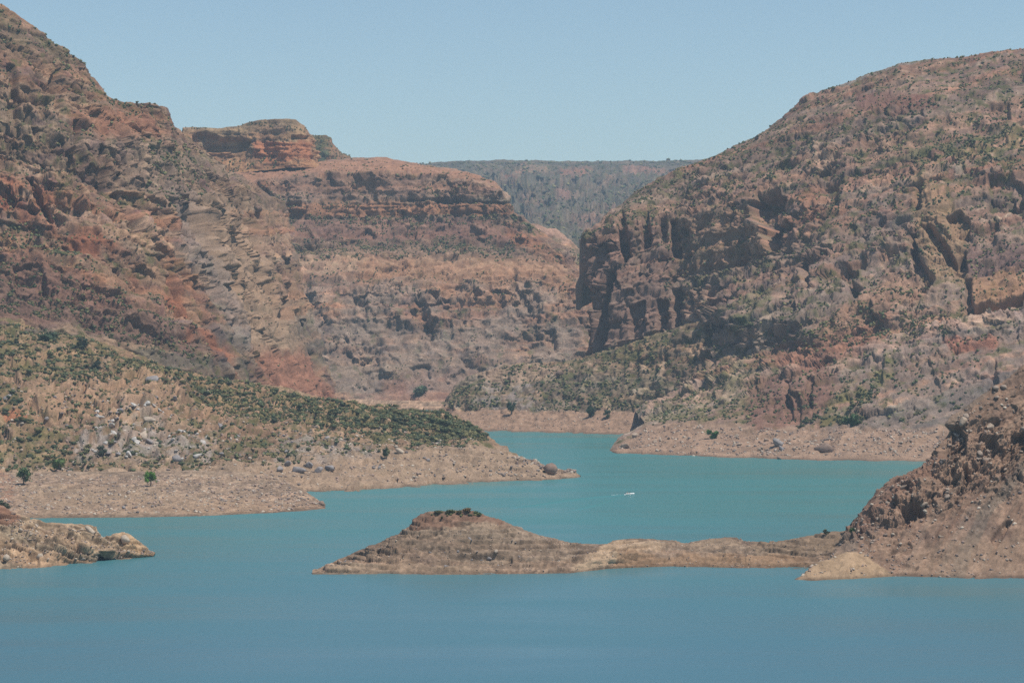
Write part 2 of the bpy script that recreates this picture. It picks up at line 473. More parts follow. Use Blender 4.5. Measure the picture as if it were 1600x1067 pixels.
# (1) left canyon wall, high reddish hill on the left
WL = patch('canyon_wall', [
    Row([(-200,620,1790),(0,600,1800),(100,610,1810),(200,640,1840),(300,660,1880),(400,665,1980),(470,665,2120),(530,655,2300)], 0.4),
    Row([(-200,500,1880),(0,495,1880),(100,505,1885),(200,545,1900),(300,580,1930),(380,595,2020),(450,600,2180),(520,616,2420)], 0.7),
    Row([(-200,400,1960),(0,395,1965),(100,400,1980),(200,420,2000),(280,440,2050),(350,445,2170),(410,440,2340),(474,450,2620)], 1),
    Row([(-200,250,2030),(0,270,2040),(100,280,2050),(180,290,2090),(250,300,2150),(310,300,2260),(360,300,2420),(440,320,2800)], 1),
    Row([(-200,80,2100),(0,130,2110),(80,150,2130),(160,190,2160),(220,215,2210),(265,225,2270),(300,235,2380),(348,262,2700)], 0.9),
    Row([(-200,-90,2180),(-80,-30,2190),(0,10,2200),(40,32),(70,60),(95,75),(128,100),(140,118),(146,122),(165,148,2240),(178,157),(200,160),(240,162,2290),(262,170,2330),(272,196,2370),(290,214,2450),(315,232,2600)], 0.5),
    Row(None, 0.4, dD=60, z=(-4,)), Row(None, 0.3, dD=300, z=(-60,)),
    ], 1.62, M_MID, r_cliff(big=19, strata=5.2, block=6.6, joint=15, bs=19, terr=(19, 0.42, -0.22), lay=9, fine=2.0, rill=1.5, lean=(0.3, 0.2)), p_rock((0.29,0.21,0.155), (0.235,0.165,0.13), PURPLE, TAN, GREEN, -0.10, band=24),
    dip=(-0.28, 0.05), seed=1, edge=True,
    stamps=[([(392,325),(402,330),(428,405),(418,408)], -22, 4), ([(330,328),(340,335),(374,450),(362,452)], -20, 4), ([(286,300),(300,308),(332,398),(318,400)], -20, 5),
            ([(404,420),(412,424),(440,520),(430,522)], -22, 4), ([(372,470),(380,472),(412,560),(402,562)], -18, 4), ([(345,240),(352,242),(366,290),(356,292)], -16, 4),
            ([(310,330),(324,330),(356,440),(342,442)], 12, 6), ([(380,345),(392,345),(416,440),(402,442)], 12, 6), ([(440,400),(450,402),(466,480),(458,482)], -18, 4),
            ([(80,110),(88,110),(92,170),(84,172)], -14, 4), ([(110,190),(118,190),(124,240),(114,240)], -14, 4), ([(150,230),(158,232),(176,300),(166,302)], -16, 4),
            ([(185,300),(194,302),(214,370),(204,372)], -16, 4), ([(40,280),(50,282),(84,350),(74,352)], -16, 4), ([(240,400),(248,402),(276,470),(268,474)], -16, 4),
            ([(12,95),(26,100),(32,190),(14,200)], -16, 6), ([(48,200),(62,205),(60,225),(50,225)], -12, 4),
            ([(262,305),(275,310),(305,375),(292,382),(268,345)], -16, 5), ([(123,293),(133,292),(134,318),(126,316)], -12, 4),
            ([(134,320),(150,322),(155,345),(152,365),(140,335)], -12, 4), ([(60,320),(80,330),(100,350),(92,356),(70,344)], -10, 5),
            ([(20,425),(60,420),(75,455),(60,475),(25,470)], -12, 5), ([(120,450),(150,455),(160,475),(125,470)], -9, 5),
            ([(432,468),(440,470),(452,500),(446,512),(436,495)], -18, 4), ([(478,545),(486,550),(500,585),(492,590)], -14, 4),
            ([(360,500),(368,505),(372,545),(362,540)], -12, 4), ([(220,340),(240,338),(242,368),(222,362)], -9, 4),
            ([(0,395),(120,400),(240,470),(330,560),(330,575),(200,500),(80,440),(0,430)], 9, 14)],
    colors=[([(-200,250),(10,255),(40,330),(52,360),(20,372),(-200,380)], (0.26,0.115,0.08), 0.85, 20, 40),
            ([(60,300),(150,350),(260,430),(330,520),(420,610),(380,610),(290,540),(200,450),(100,380),(40,340)], (0.29,0.135,0.09), 0.85, 25, 40),
            ([(10,370),(60,375),(150,430),(190,470),(150,470),(60,420),(10,410)], (0.36,0.19,0.12), 0.5, 15, 12),
            ([(225,340),(260,360),(300,470),(270,460),(240,400)], (0.36,0.19,0.12), 0.5, 14, 14),
            ([(-200,400),(60,405),(240,500),(330,560),(250,540),(120,510),(-200,510)], (0.20,0.125,0.105), 0.75, 20),
            ([(290,300),(340,300),(400,400),(480,560),(500,620),(430,600),(370,500),(310,380)], (0.36,0.275,0.21), 0.8, 24),
            ([(262,280),(300,300),(330,400),(400,540),(380,545),(330,470),(280,390)], GREY, 0.55, 16),
            (ell(352, 400, 9, 19, 8), (0.62,0.48,0.38), 1.0, 5),
            ([(390,545),(480,550),(520,625),(420,620)], (0.32,0.155,0.115), 0.7, 22),
            ([(110,170),(240,175),(260,210),(180,220),(100,200)], (0.33,0.17,0.12), 0.6, 20),
            ([(-200,-90),(0,8),(70,58),(130,102),(150,130),(120,130),(60,80),(-200,20)], (0.15,0.14,0.09), 0.5, 14, 20),
            ([(170,210),(240,230),(300,300),(250,330),(190,280)], (0.27,0.21,0.18), 0.6, 30),
            (ell(225, 270, 18, 40, -20), CREAM, 0.5, 18, 10),
            (ell(50, 268, 26, 8, -5), CREAM, 0.6, 10, 10)])

# (2) central amphitheatre wall with its banded upper cliff
WC = patch('canyon_wall', [
    Row([(280,665,2860),(500,655,2880),(560,645,2890),(700,645,2900),(960,650,2905)], 0.2),
    Row([(280,630,2880),(500,625,2915),(560,622,2925),(640,612,2935),(700,612,2935),(960,610,2945)], 0.5),
    Row([(280,470,3040),(450,460,3050),(600,448,3070),(750,440,3070),(860,440,3070),(900,450,3070),(960,470,3070)], 1),
    Row([(280,430,3110),(430,408,3120),(600,400,3140),(750,402,3140),(870,414,3130),(905,432,3125),(960,455,3120)], 0.7),
    Row([(280,400,3140),(400,385,3150),(600,378,3175),(750,375,3175),(850,394,3160),(905,427,3145),(960,450,3140)], 0.8),
    Row([(280,360,3180),(350,350,3190),(600,342,3220),(790,339,3210),(830,358,3190),(870,386,3170),(905,422,3160),(960,448,3155)], 0.7),
    Row([(280,300,3200),(340,292,3210),(380,288,3215),(500,272,3240),(600,268,3245),(700,276,3245),(760,290,3235),(788,312,3225),(800,334,3215),(830,354,3200),(870,383,3185),(905,420,3170),(960,447,3165)], 0.8),
    Row([(280,262,3320),(340,264,3330),(400,266,3350),(450,260,3380),(500,252,3400),(560,246,3420),(600,247,3420),(640,253,3400),(680,259,3380),(740,272,3330),(772,283,3280),(785,298,3250),(794,318,3230),(802,334,3220),(830,352,3215),(870,381,3200),(905,418,3185),(960,446,3180)], 0.3),
    Row(None, 0.3, dD=120, z=(-3,)), Row(None, 0.2, dD=400, z=(-60,)),
    ], 1.62, M_FAR, r_cliff(big=17, strata=2.6, block=6.5, joint=14, bs=21, terr=(16, 0.5, 0.02), fine=1.8, lay=9, crack=1.0), p_rock((0.33,0.235,0.18), (0.27,0.20,0.165), (0.17,0.125,0.12), (0.42,0.32,0.25), GREEN, -0.14),
    seed=2,
    stamps=[([(635,311),(800,318),(800,322),(635,314)], -12, 2.5),
            ([(560,560),(590,560),(598,590),(575,600),(562,585)], -14, 6), ([(640,575),(670,570),(672,592),(650,600)], -16, 5),
            ([(650,470),(665,468),(680,520),(672,540),(656,500)], -14, 5), ([(560,470),(575,475),(572,500),(560,495)], -12, 5),
            ([(720,560),(760,580),(800,620),(740,610)], -14, 8), ([(340,318),(380,322),(470,318),(470,326),(380,332),(340,328)], -12, 3),
            ([(850,520),(868,515),(870,550),(856,555)], -14, 5), ([(440,392),(500,385),(560,375),(560,384),(500,396),(450,402)], -10, 4)],
    colors=[([(280,255),(460,255),(600,243),(760,275),(790,290),(700,276),(600,268),(500,270),(380,286),(300,300)], (0.38,0.23,0.17), 0.75, 8),
            ([(380,318),(600,312),(790,322),(800,336),(600,340),(440,342),(350,350),(340,330)], (0.37,0.21,0.14), 0.6, 8),
            ([(380,288),(500,274),(600,272),(770,296),(785,312),(600,310),(400,316)], (0.25,0.165,0.135), 0.5, 10),
            ([(370,345),(600,346),(780,344),(850,378),(840,386),(700,376),(500,376),(400,382)], (0.21,0.13,0.115), 0.6, 12),
            ([(400,385),(700,380),(870,400),(880,410),(600,400),(430,405)], (0.26,0.185,0.14), 0.6, 14),
            ([(450,400),(620,400),(760,404),(880,414),(890,428),(700,430),(470,425)], (0.46,0.345,0.26), 0.8, 10, 16),
            ([(560,400),(880,410),(900,470),(760,480),(560,440)], (0.40,0.245,0.165), 0.55, 30),
            ([(790,350),(880,400),(880,410),(800,385)], (0.36,0.19,0.12), 0.6, 10),
            ([(600,600),(760,560),(740,625),(580,628)], (0.32,0.17,0.135), 0.5, 30),
            ([(450,440),(900,440),(900,620),(450,620)], (0.31,0.27,0.24), 0.6, 30, 50),
            ([(335,290),(420,288),(400,345),(335,345)], (0.38,0.185,0.115), 0.6, 12)])

# (3) mesa and the butte behind it
MS = patch('mesa', [
    Row([(270,280,3300),(340,272,3310),(400,268,3310),(450,262,3310),(500,262,3330)], 0.4),
    Row([(276,262,3330),(300,256,3340),(345,248,3345),(400,246,3330),(450,246,3318),(484,249,3330),(494,252,3400)], 0.8),
    Row([(282,232,3345),(345,222,3362),(400,222,3345),(450,224,3328),(484,226,3340),(490,232,3410)], 1),
    Row([(285,200,3355),(300,199,3375),(345,201,3380),(372,197,3378),(390,191),(410,187,3360),(430,186),(462,187,3348),(474,196),(480,206,3370),(488,214,3440)], 0.35),
    Row(None, 0.2, dD=60, z=(-2,)), Row(None, 0.2, dD=60, z=(-50,)),
    ], 1.4, M_FAR, r_cliff(big=7, strata=5.5, block=3.6, joint=6, bs=20, lay=12), p_rock((0.38,0.245,0.155), (0.34,0.20,0.13), (0.22,0.13,0.10), (0.44,0.30,0.20)),
    seed=3, sigD=6, warp=3,
    stamps=[([(300,212),(320,206),(345,214),(378,216),(396,222),(385,234),(350,245),(325,252),(308,240)], -26, 5),
            ([(408,222),(430,226),(438,240),(428,246),(412,240)], -9, 4), ([(455,212),(482,214),(482,219),(455,217)], -12, 3)],
    colors=[([(395,222),(484,220),(486,250),(395,252)], (0.42,0.20,0.13), 0.8, 6)])
BT = patch('butte', [
    Row([(440,290,3950),(500,285,3950),(580,285,3950)], 0.4),
    Row([(460,262,4000),(500,258,4000),(560,262,4000)], 0.8),
    Row([(474,214,4040),(484,212,4040),(510,211,4040),(517,216),(520,224),(526,232,4050),(536,240),(545,244),(553,250,4060)], 0.35),
    Row(None, 0.2, dD=60, z=(-2,)), Row(None, 0.2, dD=100, z=(-80,)),
    ], 1.62, M_FAR, r_cliff(big=9, strata=3, block=4, joint=8, bs=20, lay=9), p_rock((0.15,0.15,0.085), (0.19,0.15,0.11), (0.12,0.12,0.08), (0.3,0.2,0.15)), seed=4,
    colors=[([(520,225),(553,245),(553,270),(500,262),(512,240)], (0.33,0.18,0.13), 0.6, 8)])

# (4) far plateau closing the valley, and the pale ridge in front of it
FP = patch('plateau', [
    Row([(560,470,4300),(760,460,4300),(900,470,4200),(1300,480,4400)], 0.5),
    Row([(560,400,4900),(760,390,4900),(900,420,4500),(1000,390,4800),(1300,400,5000)], 0.9),
    Row([(560,340,5600),(700,340,5700),(860,355,5200),(960,340,5500),(1300,330,5600)], 1),
    Row([(560,300,6600),(700,296,6600),(860,300,6200),(1000,296,6500),(1300,290,6500)], 1),
    Row([(560,262,7300),(660,256,7400),(700,253),(760,251,7500),(830,250.5),(900,252),(960,252.5,7500),(1040,251),(1100,250),(1300,249,7400)], 0.12),
    Row(None, 0.1, dD=600, z=(0,)), Row(None, 0.1, dD=1500, z=(-60,)),
    ], 1.9, M_PLATEAU, r_cliff(big=85, strata=9, block=9, joint=60, bs=60, lay=22, fine=3, nh=0.5), p_rock((0.13,0.125,0.095), (0.16,0.135,0.11), (0.09,0.10,0.075), (0.2,0.155,0.13), GREEN, -0.05, bandamt=0.4), seed=5,
    sigD=30,
    colors=[(ell(800, 277, 28, 13, -18), (0.42,0.20,0.15), 0.55, 12, 60), (ell(900, 274, 26, 10, -10), (0.42,0.20,0.15), 0.55, 12, 60), (ell(830,270,26,8,0), (0.36,0.25,0.18), 0.6, 8),
            (ell(955, 286, 26, 8, 0), (0.40,0.25,0.18), 0.5, 8, 60), (ell(1010,270,40,7,5), (0.36,0.2,0.16), 0.6, 8), (ell(915, 305, 34, 8, -14), (0.40,0.30,0.24), 0.5, 8, 60), (ell(880, 308, 12, 14, 30), (0.34,0.2,0.17), 0.6, 8),
            (ell(940,352,50,18,-8), (0.30,0.19,0.155), 0.6, 16, 60), (ell(850,330,60,14,8), (0.26,0.17,0.14), 0.6, 16, 60)])
PR = patch('ridge', [
    Row([(780,450,3560),(860,450,3550),(960,450,3560)], 0.3),
    Row([(800,400,3640),(860,400,3640),(940,420,3640)], 0.7),
    Row([(815,352,3700),(834,349,3700),(846,352),(856,358),(868,357),(880,366),(892,376),(905,390,3720),(940,405,3740)], 0.3),
    Row(None, 0.2, dD=40, z=(-3,)), Row(None, 0.2, dD=120, z=(-80,)),
    ], 1.6, M_FAR, r_cliff(big=8, strata=4, block=5, joint=8, bs=16, lay=7, nh=0.6), p_rock((0.2,0.18,0.13), (0.3,0.22,0.17), (0.14,0.14,0.09), CREAM), seed=6,
    stamps=[([(838,362),(856,366),(880,380),(878,390),(850,374)], -12, 4)],
    colors=[([(815,345),(850,350),(885,364),(900,386),(880,376),(850,366),(820,362)], (0.50,0.34,0.28), 0.75, 6)])

# (5) right mountain
RM = patch('mountain', [
    Row([(950,712,1890),(1300,726,1760),(1800,730,1740)], 0.0, z=-6),
    Row([(952,704),(965,708),(1100,713),(1280,718),(1450,720),(1800,722)], 0.3, water=True),
    Row([(966,684,2010),(1010,666,2000),(1100,667,1950),(1200,668,1920),(1300,674,1890),(1400,672,1880),(1480,668,1880),(1800,655,1860)], 0.4),
    Row([(1010,662,2060),(1040,648,2110),(1090,620,2140),(1150,605,2070),(1250,595,1990),(1400,595,1950),(1800,570,1900)], 0.8),
    Row([(990,641,2330),(1040,615,2300),(1080,585,2270),(1120,555,2230),(1200,545,2130),(1300,545,2040),(1450,540,2000),(1800,520,1950)], 0.8),
    Row([(892,566,2500),(902,566,2480),(950,556,2430),(1060,518,2415),(1150,500,2200),(1250,500,2100),(1400,480,2060),(1800,460,2000)], 0.9),
    Row([(899,490,2500),(907,490,2480),(950,470,2455),(1060,440,2440),(1180,420,2350),(1300,400,2230),(1450,400,2160),(1800,370,2100)], 1),
    Row([(911,382,2520),(917,380,2505),(960,347,2495),(1060,335,2500),(1180,310,2420),(1300,300,2350),(1450,280,2280),(1800,230,2250)], 0.9),
    Row([(904,378,2620),(911,374,2530),(965,328,2560),(1060,280,2600),(1200,232,2560),(1300,200,2480),(1450,170,2420),(1800,130,2400)], 0.8),
    Row([(905,374,2640),(910,372,2560),(915,362),(938,351),(946,336),(975,318),(1000,300,2650),(1050,272),(1090,254),(1130,240),(1180,215),(1215,190,2700),(1240,171),(1260,158),(1300,139),(1350,118),(1400,102,2620),(1450,95),(1500,91),(1550,82),(1600,78,2600),(1800,66,2600)], 0.42),
    Row(None, 0.3, dD=50, z=(0,)), Row(None, 0.2, dD=110, z=(-80,)),
    ], 1.62, M_MID, r_cliff(big=18, strata=3.8, crack=0.8, block=6.0, joint=12, bs=24, terr=(20, 0.38, 0.2), fine=1.9, lay=9, rill=1.2, nh=0.45, lean=(-0.5, 0.0)), p_rock((0.325,0.245,0.20), (0.275,0.20,0.17), (0.185,0.145,0.14), (0.44,0.345,0.28), GREEN, -0.02),
    dip=(0.28, 0.0), seed=7, sigD=5, edge=False, endfade=14,
    stamps=[([(1172,318),(1185,305),(1215,300),(1232,310),(1225,345),(1218,394),(1208,392),(1195,360),(1178,340)], -34, 4),
            ([(878,566),(886,500),(905,435),(918,445),(916,520),(905,560)], -20, 4), ([(930,556),(934,480),(950,425),(960,430),(955,500),(948,555)], -26, 4),
            ([(962,345),(974,330),(986,400),(975,410)], -22, 4), ([(1002,335),(1012,330),(1018,385),(1004,388)], -20, 4),
            ([(1030,335),(1040,333),(1044,380),(1034,384)], -14, 4), ([(1048,340),(1060,345),(1060,400),(1048,398)], -22, 4),
            ([(1055,455),(1066,450),(1066,505),(1055,508)], -20, 4), ([(1080,440),(1085,440),(1085,500),(1080,500)], -14, 3),
            ([(985,480),(1010,470),(1012,520),(990,530)], -14, 5), ([(1030,470),(1045,468),(1045,512),(1032,516)], -12, 4),
            ([(1440,356),(1450,350),(1492,400),(1506,386),(1512,420),(1500,432),(1478,410)], -24, 4),
            ([(1425,370),(1434,368),(1440,410),(1462,440),(1450,452),(1428,425)], -24, 4),
            ([(1478,340),(1500,333),(1520,352),(1512,372),(1490,368)], -20, 4), ([(1545,280),(1575,275),(1600,290),(1602,330),(1570,325),(1546,335)], -16, 6),
            ([(1507,430),(1517,432),(1520,480),(1575,474),(1600,470),(1600,484),(1560,492),(1510,498)], -24, 4),
            ([(1303,418),(1320,412),(1340,425),(1330,440),(1310,437)], -18, 4), ([(1325,438),(1345,446),(1342,478),(1328,492)], -20, 4),
            ([(1255,410),(1270,412),(1268,445),(1255,440)], -16, 4), ([(1225,590),(1236,590),(1238,652),(1226,655)], -16, 4),
            ([(1262,590),(1273,592),(1269,638),(1260,632)], -15, 4), ([(1285,290),(1310,285),(1312,325),(1288,320)], -10, 5),
            ([(1380,175),(1440,170),(1445,183),(1385,186)], -10, 4), ([(1545,165),(1575,160),(1580,185),(1550,190)], -14, 5),
            ([(1575,100),(1598,98),(1600,130),(1580,128)], -12, 5), ([(1430,290),(1442,285),(1440,330),(1428,335)], -14, 4),
            ([(1240,620),(1250,620),(1250,665),(1240,665)], -9, 3), ([(1280,682),(1298,684),(1304,712),(1282,712)], -5, 4),
            ([(1546,580),(1556,570),(1560,600),(1550,606)], -12, 4), ([(1365,560),(1385,565),(1378,600),(1362,590)], -9, 5)],
    colors=[([(952,706),(1010,664),(1200,666),(1480,668),(1800,655),(1800,730),(955,730)], (0.36,0.27,0.215), 0.95, 6),
            ([(1050,340),(1160,320),(1180,420),(1060,430)], (0.32,0.235,0.175), 0.5, 30),
            ([(1160,365),(1185,355),(1205,405),(1175,420)], (0.42,0.30,0.23), 0.9, 5),
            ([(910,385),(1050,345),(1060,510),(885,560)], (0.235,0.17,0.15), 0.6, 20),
            ([(1250,300),(1285,292),(1290,340),(1262,345)], (0.36,0.21,0.15), 0.7, 10),
            ([(1262,230),(1320,228),(1310,250),(1290,268),(1270,255)], (0.52,0.40,0.32), 0.8, 8, 8),
            ([(1370,118),(1450,110),(1450,130),(1370,135)], (0.44,0.33,0.26), 0.6, 10, 10),
            ([(1340,150),(1450,145),(1470,170),(1340,176)], (0.22,0.125,0.11), 0.7, 10),
            ([(1430,275),(1450,280),(1520,350),(1500,400),(1530,440),(1450,440),(1430,340)], (0.37,0.265,0.18), 0.7, 16),
            ([(1485,262),(1505,262),(1512,275),(1495,278)], (0.44,0.38,0.34), 0.7, 5), ([(1560,338),(1590,325),(1600,330),(1560,346)], (0.6,0.5,0.4), 0.8, 4),
            ([(1330,300),(1420,290),(1420,440),(1350,440)], (0.25,0.215,0.20), 0.6, 20, 14),
            ([(1390,420),(1440,430),(1450,470),(1300,540),(1280,520)], (0.38,0.25,0.19), 0.7, 20),
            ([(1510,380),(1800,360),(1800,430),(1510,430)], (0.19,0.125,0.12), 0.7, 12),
            ([(1515,430),(1600,425),(1600,470),(1520,485)], (0.38,0.24,0.16), 0.7, 8),
            ([(1340,560),(1440,530),(1620,510),(1620,600),(1500,665),(1380,675),(1290,672),(1330,600)], (0.265,0.22,0.20), 0.8, 24, 16),
            ([(1480,535),(1560,532),(1560,548),(1490,552)], (0.40,0.19,0.14), 0.7, 8), ([(1560,490),(1620,485),(1620,520),(1570,525)], (0.40,0.33,0.32), 0.6, 10, 10),
            ([(1170,600),(1290,560),(1310,590),(1290,650),(1180,672),(1160,640)], (0.215,0.125,0.105), 0.65, 14),
            ([(1180,560),(1330,520),(1400,490),(1380,540),(1260,580)], (0.33,0.185,0.14), 0.7, 20),
            ([(1215,480),(1205,520),(1185,555),(1160,575),(1155,570),(1180,540),(1200,480)], (0.40,0.33,0.27), 0.8, 5),
            ([(1130,620),(1170,570),(1178,575),(1140,630)], (0.45,0.37,0.3), 0.8, 6),
            ([(895,570),(1000,530),(1075,512),(1040,548),(960,575)], (0.15,0.15,0.08), 0.7, 10, 10),
            ([(1130,480),(1200,440),(1220,470),(1150,520)], (0.13,0.15,0.07), 0.6, 14, 14),
            ([(1400,240),(1600,190),(1600,250),(1440,265)], (0.14,0.16,0.07), 0.55, 20, 14),
            ([(1000,660),(1140,560),(1200,560),(1160,660)], (0.17,0.175,0.08), 0.5, 20, 14),
            ([(1250,665),(1390,560),(1400,590),(1320,660)], (0.17,0.19,0.07), 0.6, 16, 14)])

# (6) low hill in the gap of the canyon and the valley-floor beach
MH = patch('hill', [
    Row([(640,672,2280),(760,680,2180),(1080,686,2120)], 0, z=-6),
    Row([(670,668),(720,671),(760,672),(850,674),(1000,678),(1080,680)], 0.3, water=True),
    Row([(690,645,2420),(760,641,2370),(850,646,2330),(1000,643,2280),(1090,640,2240)], 0.4),
    Row([(694,636,2450),(740,610,2410),(850,606,2380),(1000,600,2310),(1110,600,2230)], 0.8),
    Row([(697,628,2500),(712,607,2500),(740,590,2450),(790,574,2440),(880,569,2440),(960,548,2385),(1060,514,2335),(1120,496,2290)], 0.5),
    Row(None, 0.3, dD=80, z=(0,)), Row(None, 0.3, dD=150, z=-5),
    ], 1.62, M_MID, r_slope(big=6, gully=6, block=3.6, bs=11, terr=(4.0, 0.6, 0.05)), p_rock((0.30,0.23,0.17), (0.24,0.18,0.14), (0.17,0.15,0.11), (0.4,0.33,0.27), GREEN, 0.0), seed=8,
    colors=[([(640,700),(640,640),(760,641),(850,646),(1000,643),(1100,640),(1100,700)], (0.36,0.265,0.21), 0.95, 5),
            ([(740,575),(850,572),(890,585),(830,600),(760,598)], (0.40,0.31,0.25), 0.8, 12),
            ([(760,600),(850,602),(850,642),(740,640)], (0.33,0.30,0.29), 0.8, 14, 12),
            ([(880,568),(980,535),(1080,505),(1040,550),(930,590)], (0.15,0.15,0.08), 0.65, 12, 10)])
VB = patch('beach', [
    Row([(480,655,2500),(720,655,2500)], 0, z=-6),
    Row([(480,640),(560,640),(720,640)], 0.3, water=True),
    Row([(480,622,2925),(560,622,2935),(640,622,2945),(720,622,2945)], 0.3),
    Row(None, 0.3, dD=100, z=(4,)),
    ], 2.0, M_FAR, r_slope(big=1, gully=0.6, block=0.6, bs=9), p_rock((0.36,0.28,0.22), (0.34,0.26,0.20), (0.3,0.23,0.18), (0.4,0.32,0.25), bandamt=0.3), seed=9)

# (7) left headland: talus, white outcrops and the long spit
HL = patch('headland', [
    Row([(-200,800,1330),(430,785,1400),(905,752,1570)], 0, z=-6),
    Row([(-200,790),(430,771),(490,767),(560,765),(640,758),(740,752),(840,750),(880,748),(906,745)], 0.3, water=True),
    Row([(-200,745,1480),(0,742,1480),(200,738,1500),(400,727,1530),(520,716,1570),(650,706,1600),(740,698,1620),(790,712,1610),(850,734,1610),(880,741),(906,744.4,1618)], 0.5),
    Row([(-200,640,1640),(0,640,1640),(200,640,1650),(300,650,1650),(400,665,1660),(500,668,1680),(600,672,1690),(700,680,1690),(760,690,1660),(800,714,1640),(850,733,1625),(906,744.2,1620)], 0.9),
    Row([(-200,545,1800),(0,545,1800),(200,575,1800),(300,602,1790),(400,620,1780),(500,640,1760),(600,650,1740),(700,660,1720),(750,676,1700),(775,694,1680),(800,712,1660),(850,732,1640),(906,744,1622)], 0.7),
    Row([(-200,495,1890),(0,495,1890),(100,510,1890),(200,552,1880),(300,588,1880),(400,600,1870),(500,622,1860),(560,632,1850),(620,640,1830),(700,648,1800),(725,656,1780),(745,668,1760),(768,686,1720),(785,702,1690),(805,712,1670),(830,722,1660),(860,733,1645),(885,739,1632),(907,744,1624)], 0.25),
    Row(None, 0.3, dD=40, z=(-3,)), Row(None, 0.2, dD=120, z=-6),
    ], 1.45, M_MID, r_slope(big=7, gully=4.5, beds=1.6, block=6.5, bs=12, fine=1.4, strata=1.0, lay=5, terr=(4.2, 0.8, -0.05), rub=1.0), p_rock((0.34,0.255,0.19), (0.29,0.21,0.155), (0.22,0.16,0.125), (0.42,0.33,0.26), GREEN, 0.0, 0.25, band=6.0, bandamt=0.35),
    seed=10, fades=[([(770,660),(940,660),(940,800),(770,800)], 0.3), ([(560,600),(790,600),(790,700),(560,700)], 0.6)],
    stamps=[(ell(240, 605, 20, 7, 8), -7, 3), (ell(258,612,6,6), -5, 3), (ell(112, 628, 12, 6), -5, 3), (ell(68,630,8,5), -4, 3), (ell(52,650,9,8), -5, 3), (ell(72,668,12,8,20), -5, 3),
            (ell(235,712,12,5), -4, 3), (ell(180,702,8,4), -4, 3), (ell(275,716,9,5), -4, 3), (ell(248,693,10,4), -4, 3), (ell(330,696,14,4,-10), -4, 3),
            ([(180,625),(260,600),(300,625),(270,640),(190,645)], 5, 10), ([(120,680),(300,680),(310,720),(180,725)], 4, 10),
            ([(0,595),(150,600),(150,612),(0,608)], 3, 5), ([(310,665),(470,668),(470,678),(320,678)], 2.5, 5)],
    colors=[([(-200,742),(200,738),(420,726),(520,716),(650,704),(740,696),(800,708),(906,740),(906,800),(-200,820)], (0.36,0.285,0.225), 0.95, 5),
            ([(-200,500),(100,510),(300,590),(500,625),(700,650),(760,685),(700,690),(560,675),(430,668),(330,645),(260,610),(150,600),(0,590),(-200,590)], (0.20,0.175,0.09), 0.5, 20, 9),
            ([(-200,620),(20,620),(70,680),(110,700),(90,740),(-200,740)], (0.19,0.17,0.09), 0.5, 14, 8),
            ([(170,640),(240,635),(260,670),(240,720),(180,725),(130,710),(150,690)], (0.42,0.38,0.35), 0.6, 14, 9),
            ([(60,600),(250,590),(300,640),(200,650),(80,660),(20,650)], (0.40,0.29,0.215), 0.6, 14),
            ([(100,680),(340,680),(330,725),(120,720)], (0.37,0.345,0.33), 0.8, 12, 10),
            ([(0,655),(40,655),(45,675),(10,670)], (0.38,0.18,0.12), 0.8, 6),
            ([(430,690),(540,690),(600,710),(480,730),(430,728)], (0.36,0.34,0.33), 0.6, 12, 8),
            ([(-200,735),(15,735),(25,760),(-200,765)], (0.38,0.22,0.165), 0.6, 14, 8)])
HB = patch('beach', [
    Row([(-200,815,1250),(260,815,1250),(520,802,1320)], 0, z=-6),
    Row([(-200,808),(30,809),(180,808),(300,806),(420,801),(470,798),(508,794)], 0.3, water=True),
    Row([(-200,775,1370),(30,772,1370),(180,768,1370),(300,766,1375),(420,770,1385),(480,782,1370),(508,791,1362)], 0.6),
    Row([(-200,738,1480),(30,738,1480),(180,738,1475),(300,736,1470),(380,738,1450),(430,748,1430),(470,765,1400),(495,782,1380),(508,788,1370)], 0.3),
    Row(None, 0.3, dD=25, z=(-1.5,)), Row(None, 0.2, dD=60, z=-4),
    ], 1.45, M_MID, r_slope(big=1.8, gully=1.3, block=0.9, bs=7, fine=0.5, rub=0.6, terr=(2.4, 0.25, 0.0)), p_rock((0.35,0.275,0.215), (0.32,0.25,0.20), (0.26,0.20,0.165), (0.40,0.325,0.26), None, 0, 0.2, band=6.0, bandamt=0.35), seed=11,
    colors=[([(-200,735),(18,735),(26,770),(10,790),(-200,800)], (0.38,0.22,0.165), 0.6, 16, 8), ([(40,760),(420,785),(500,798),(200,812),(30,812)], (0.38,0.30,0.23), 0.5, 10)])

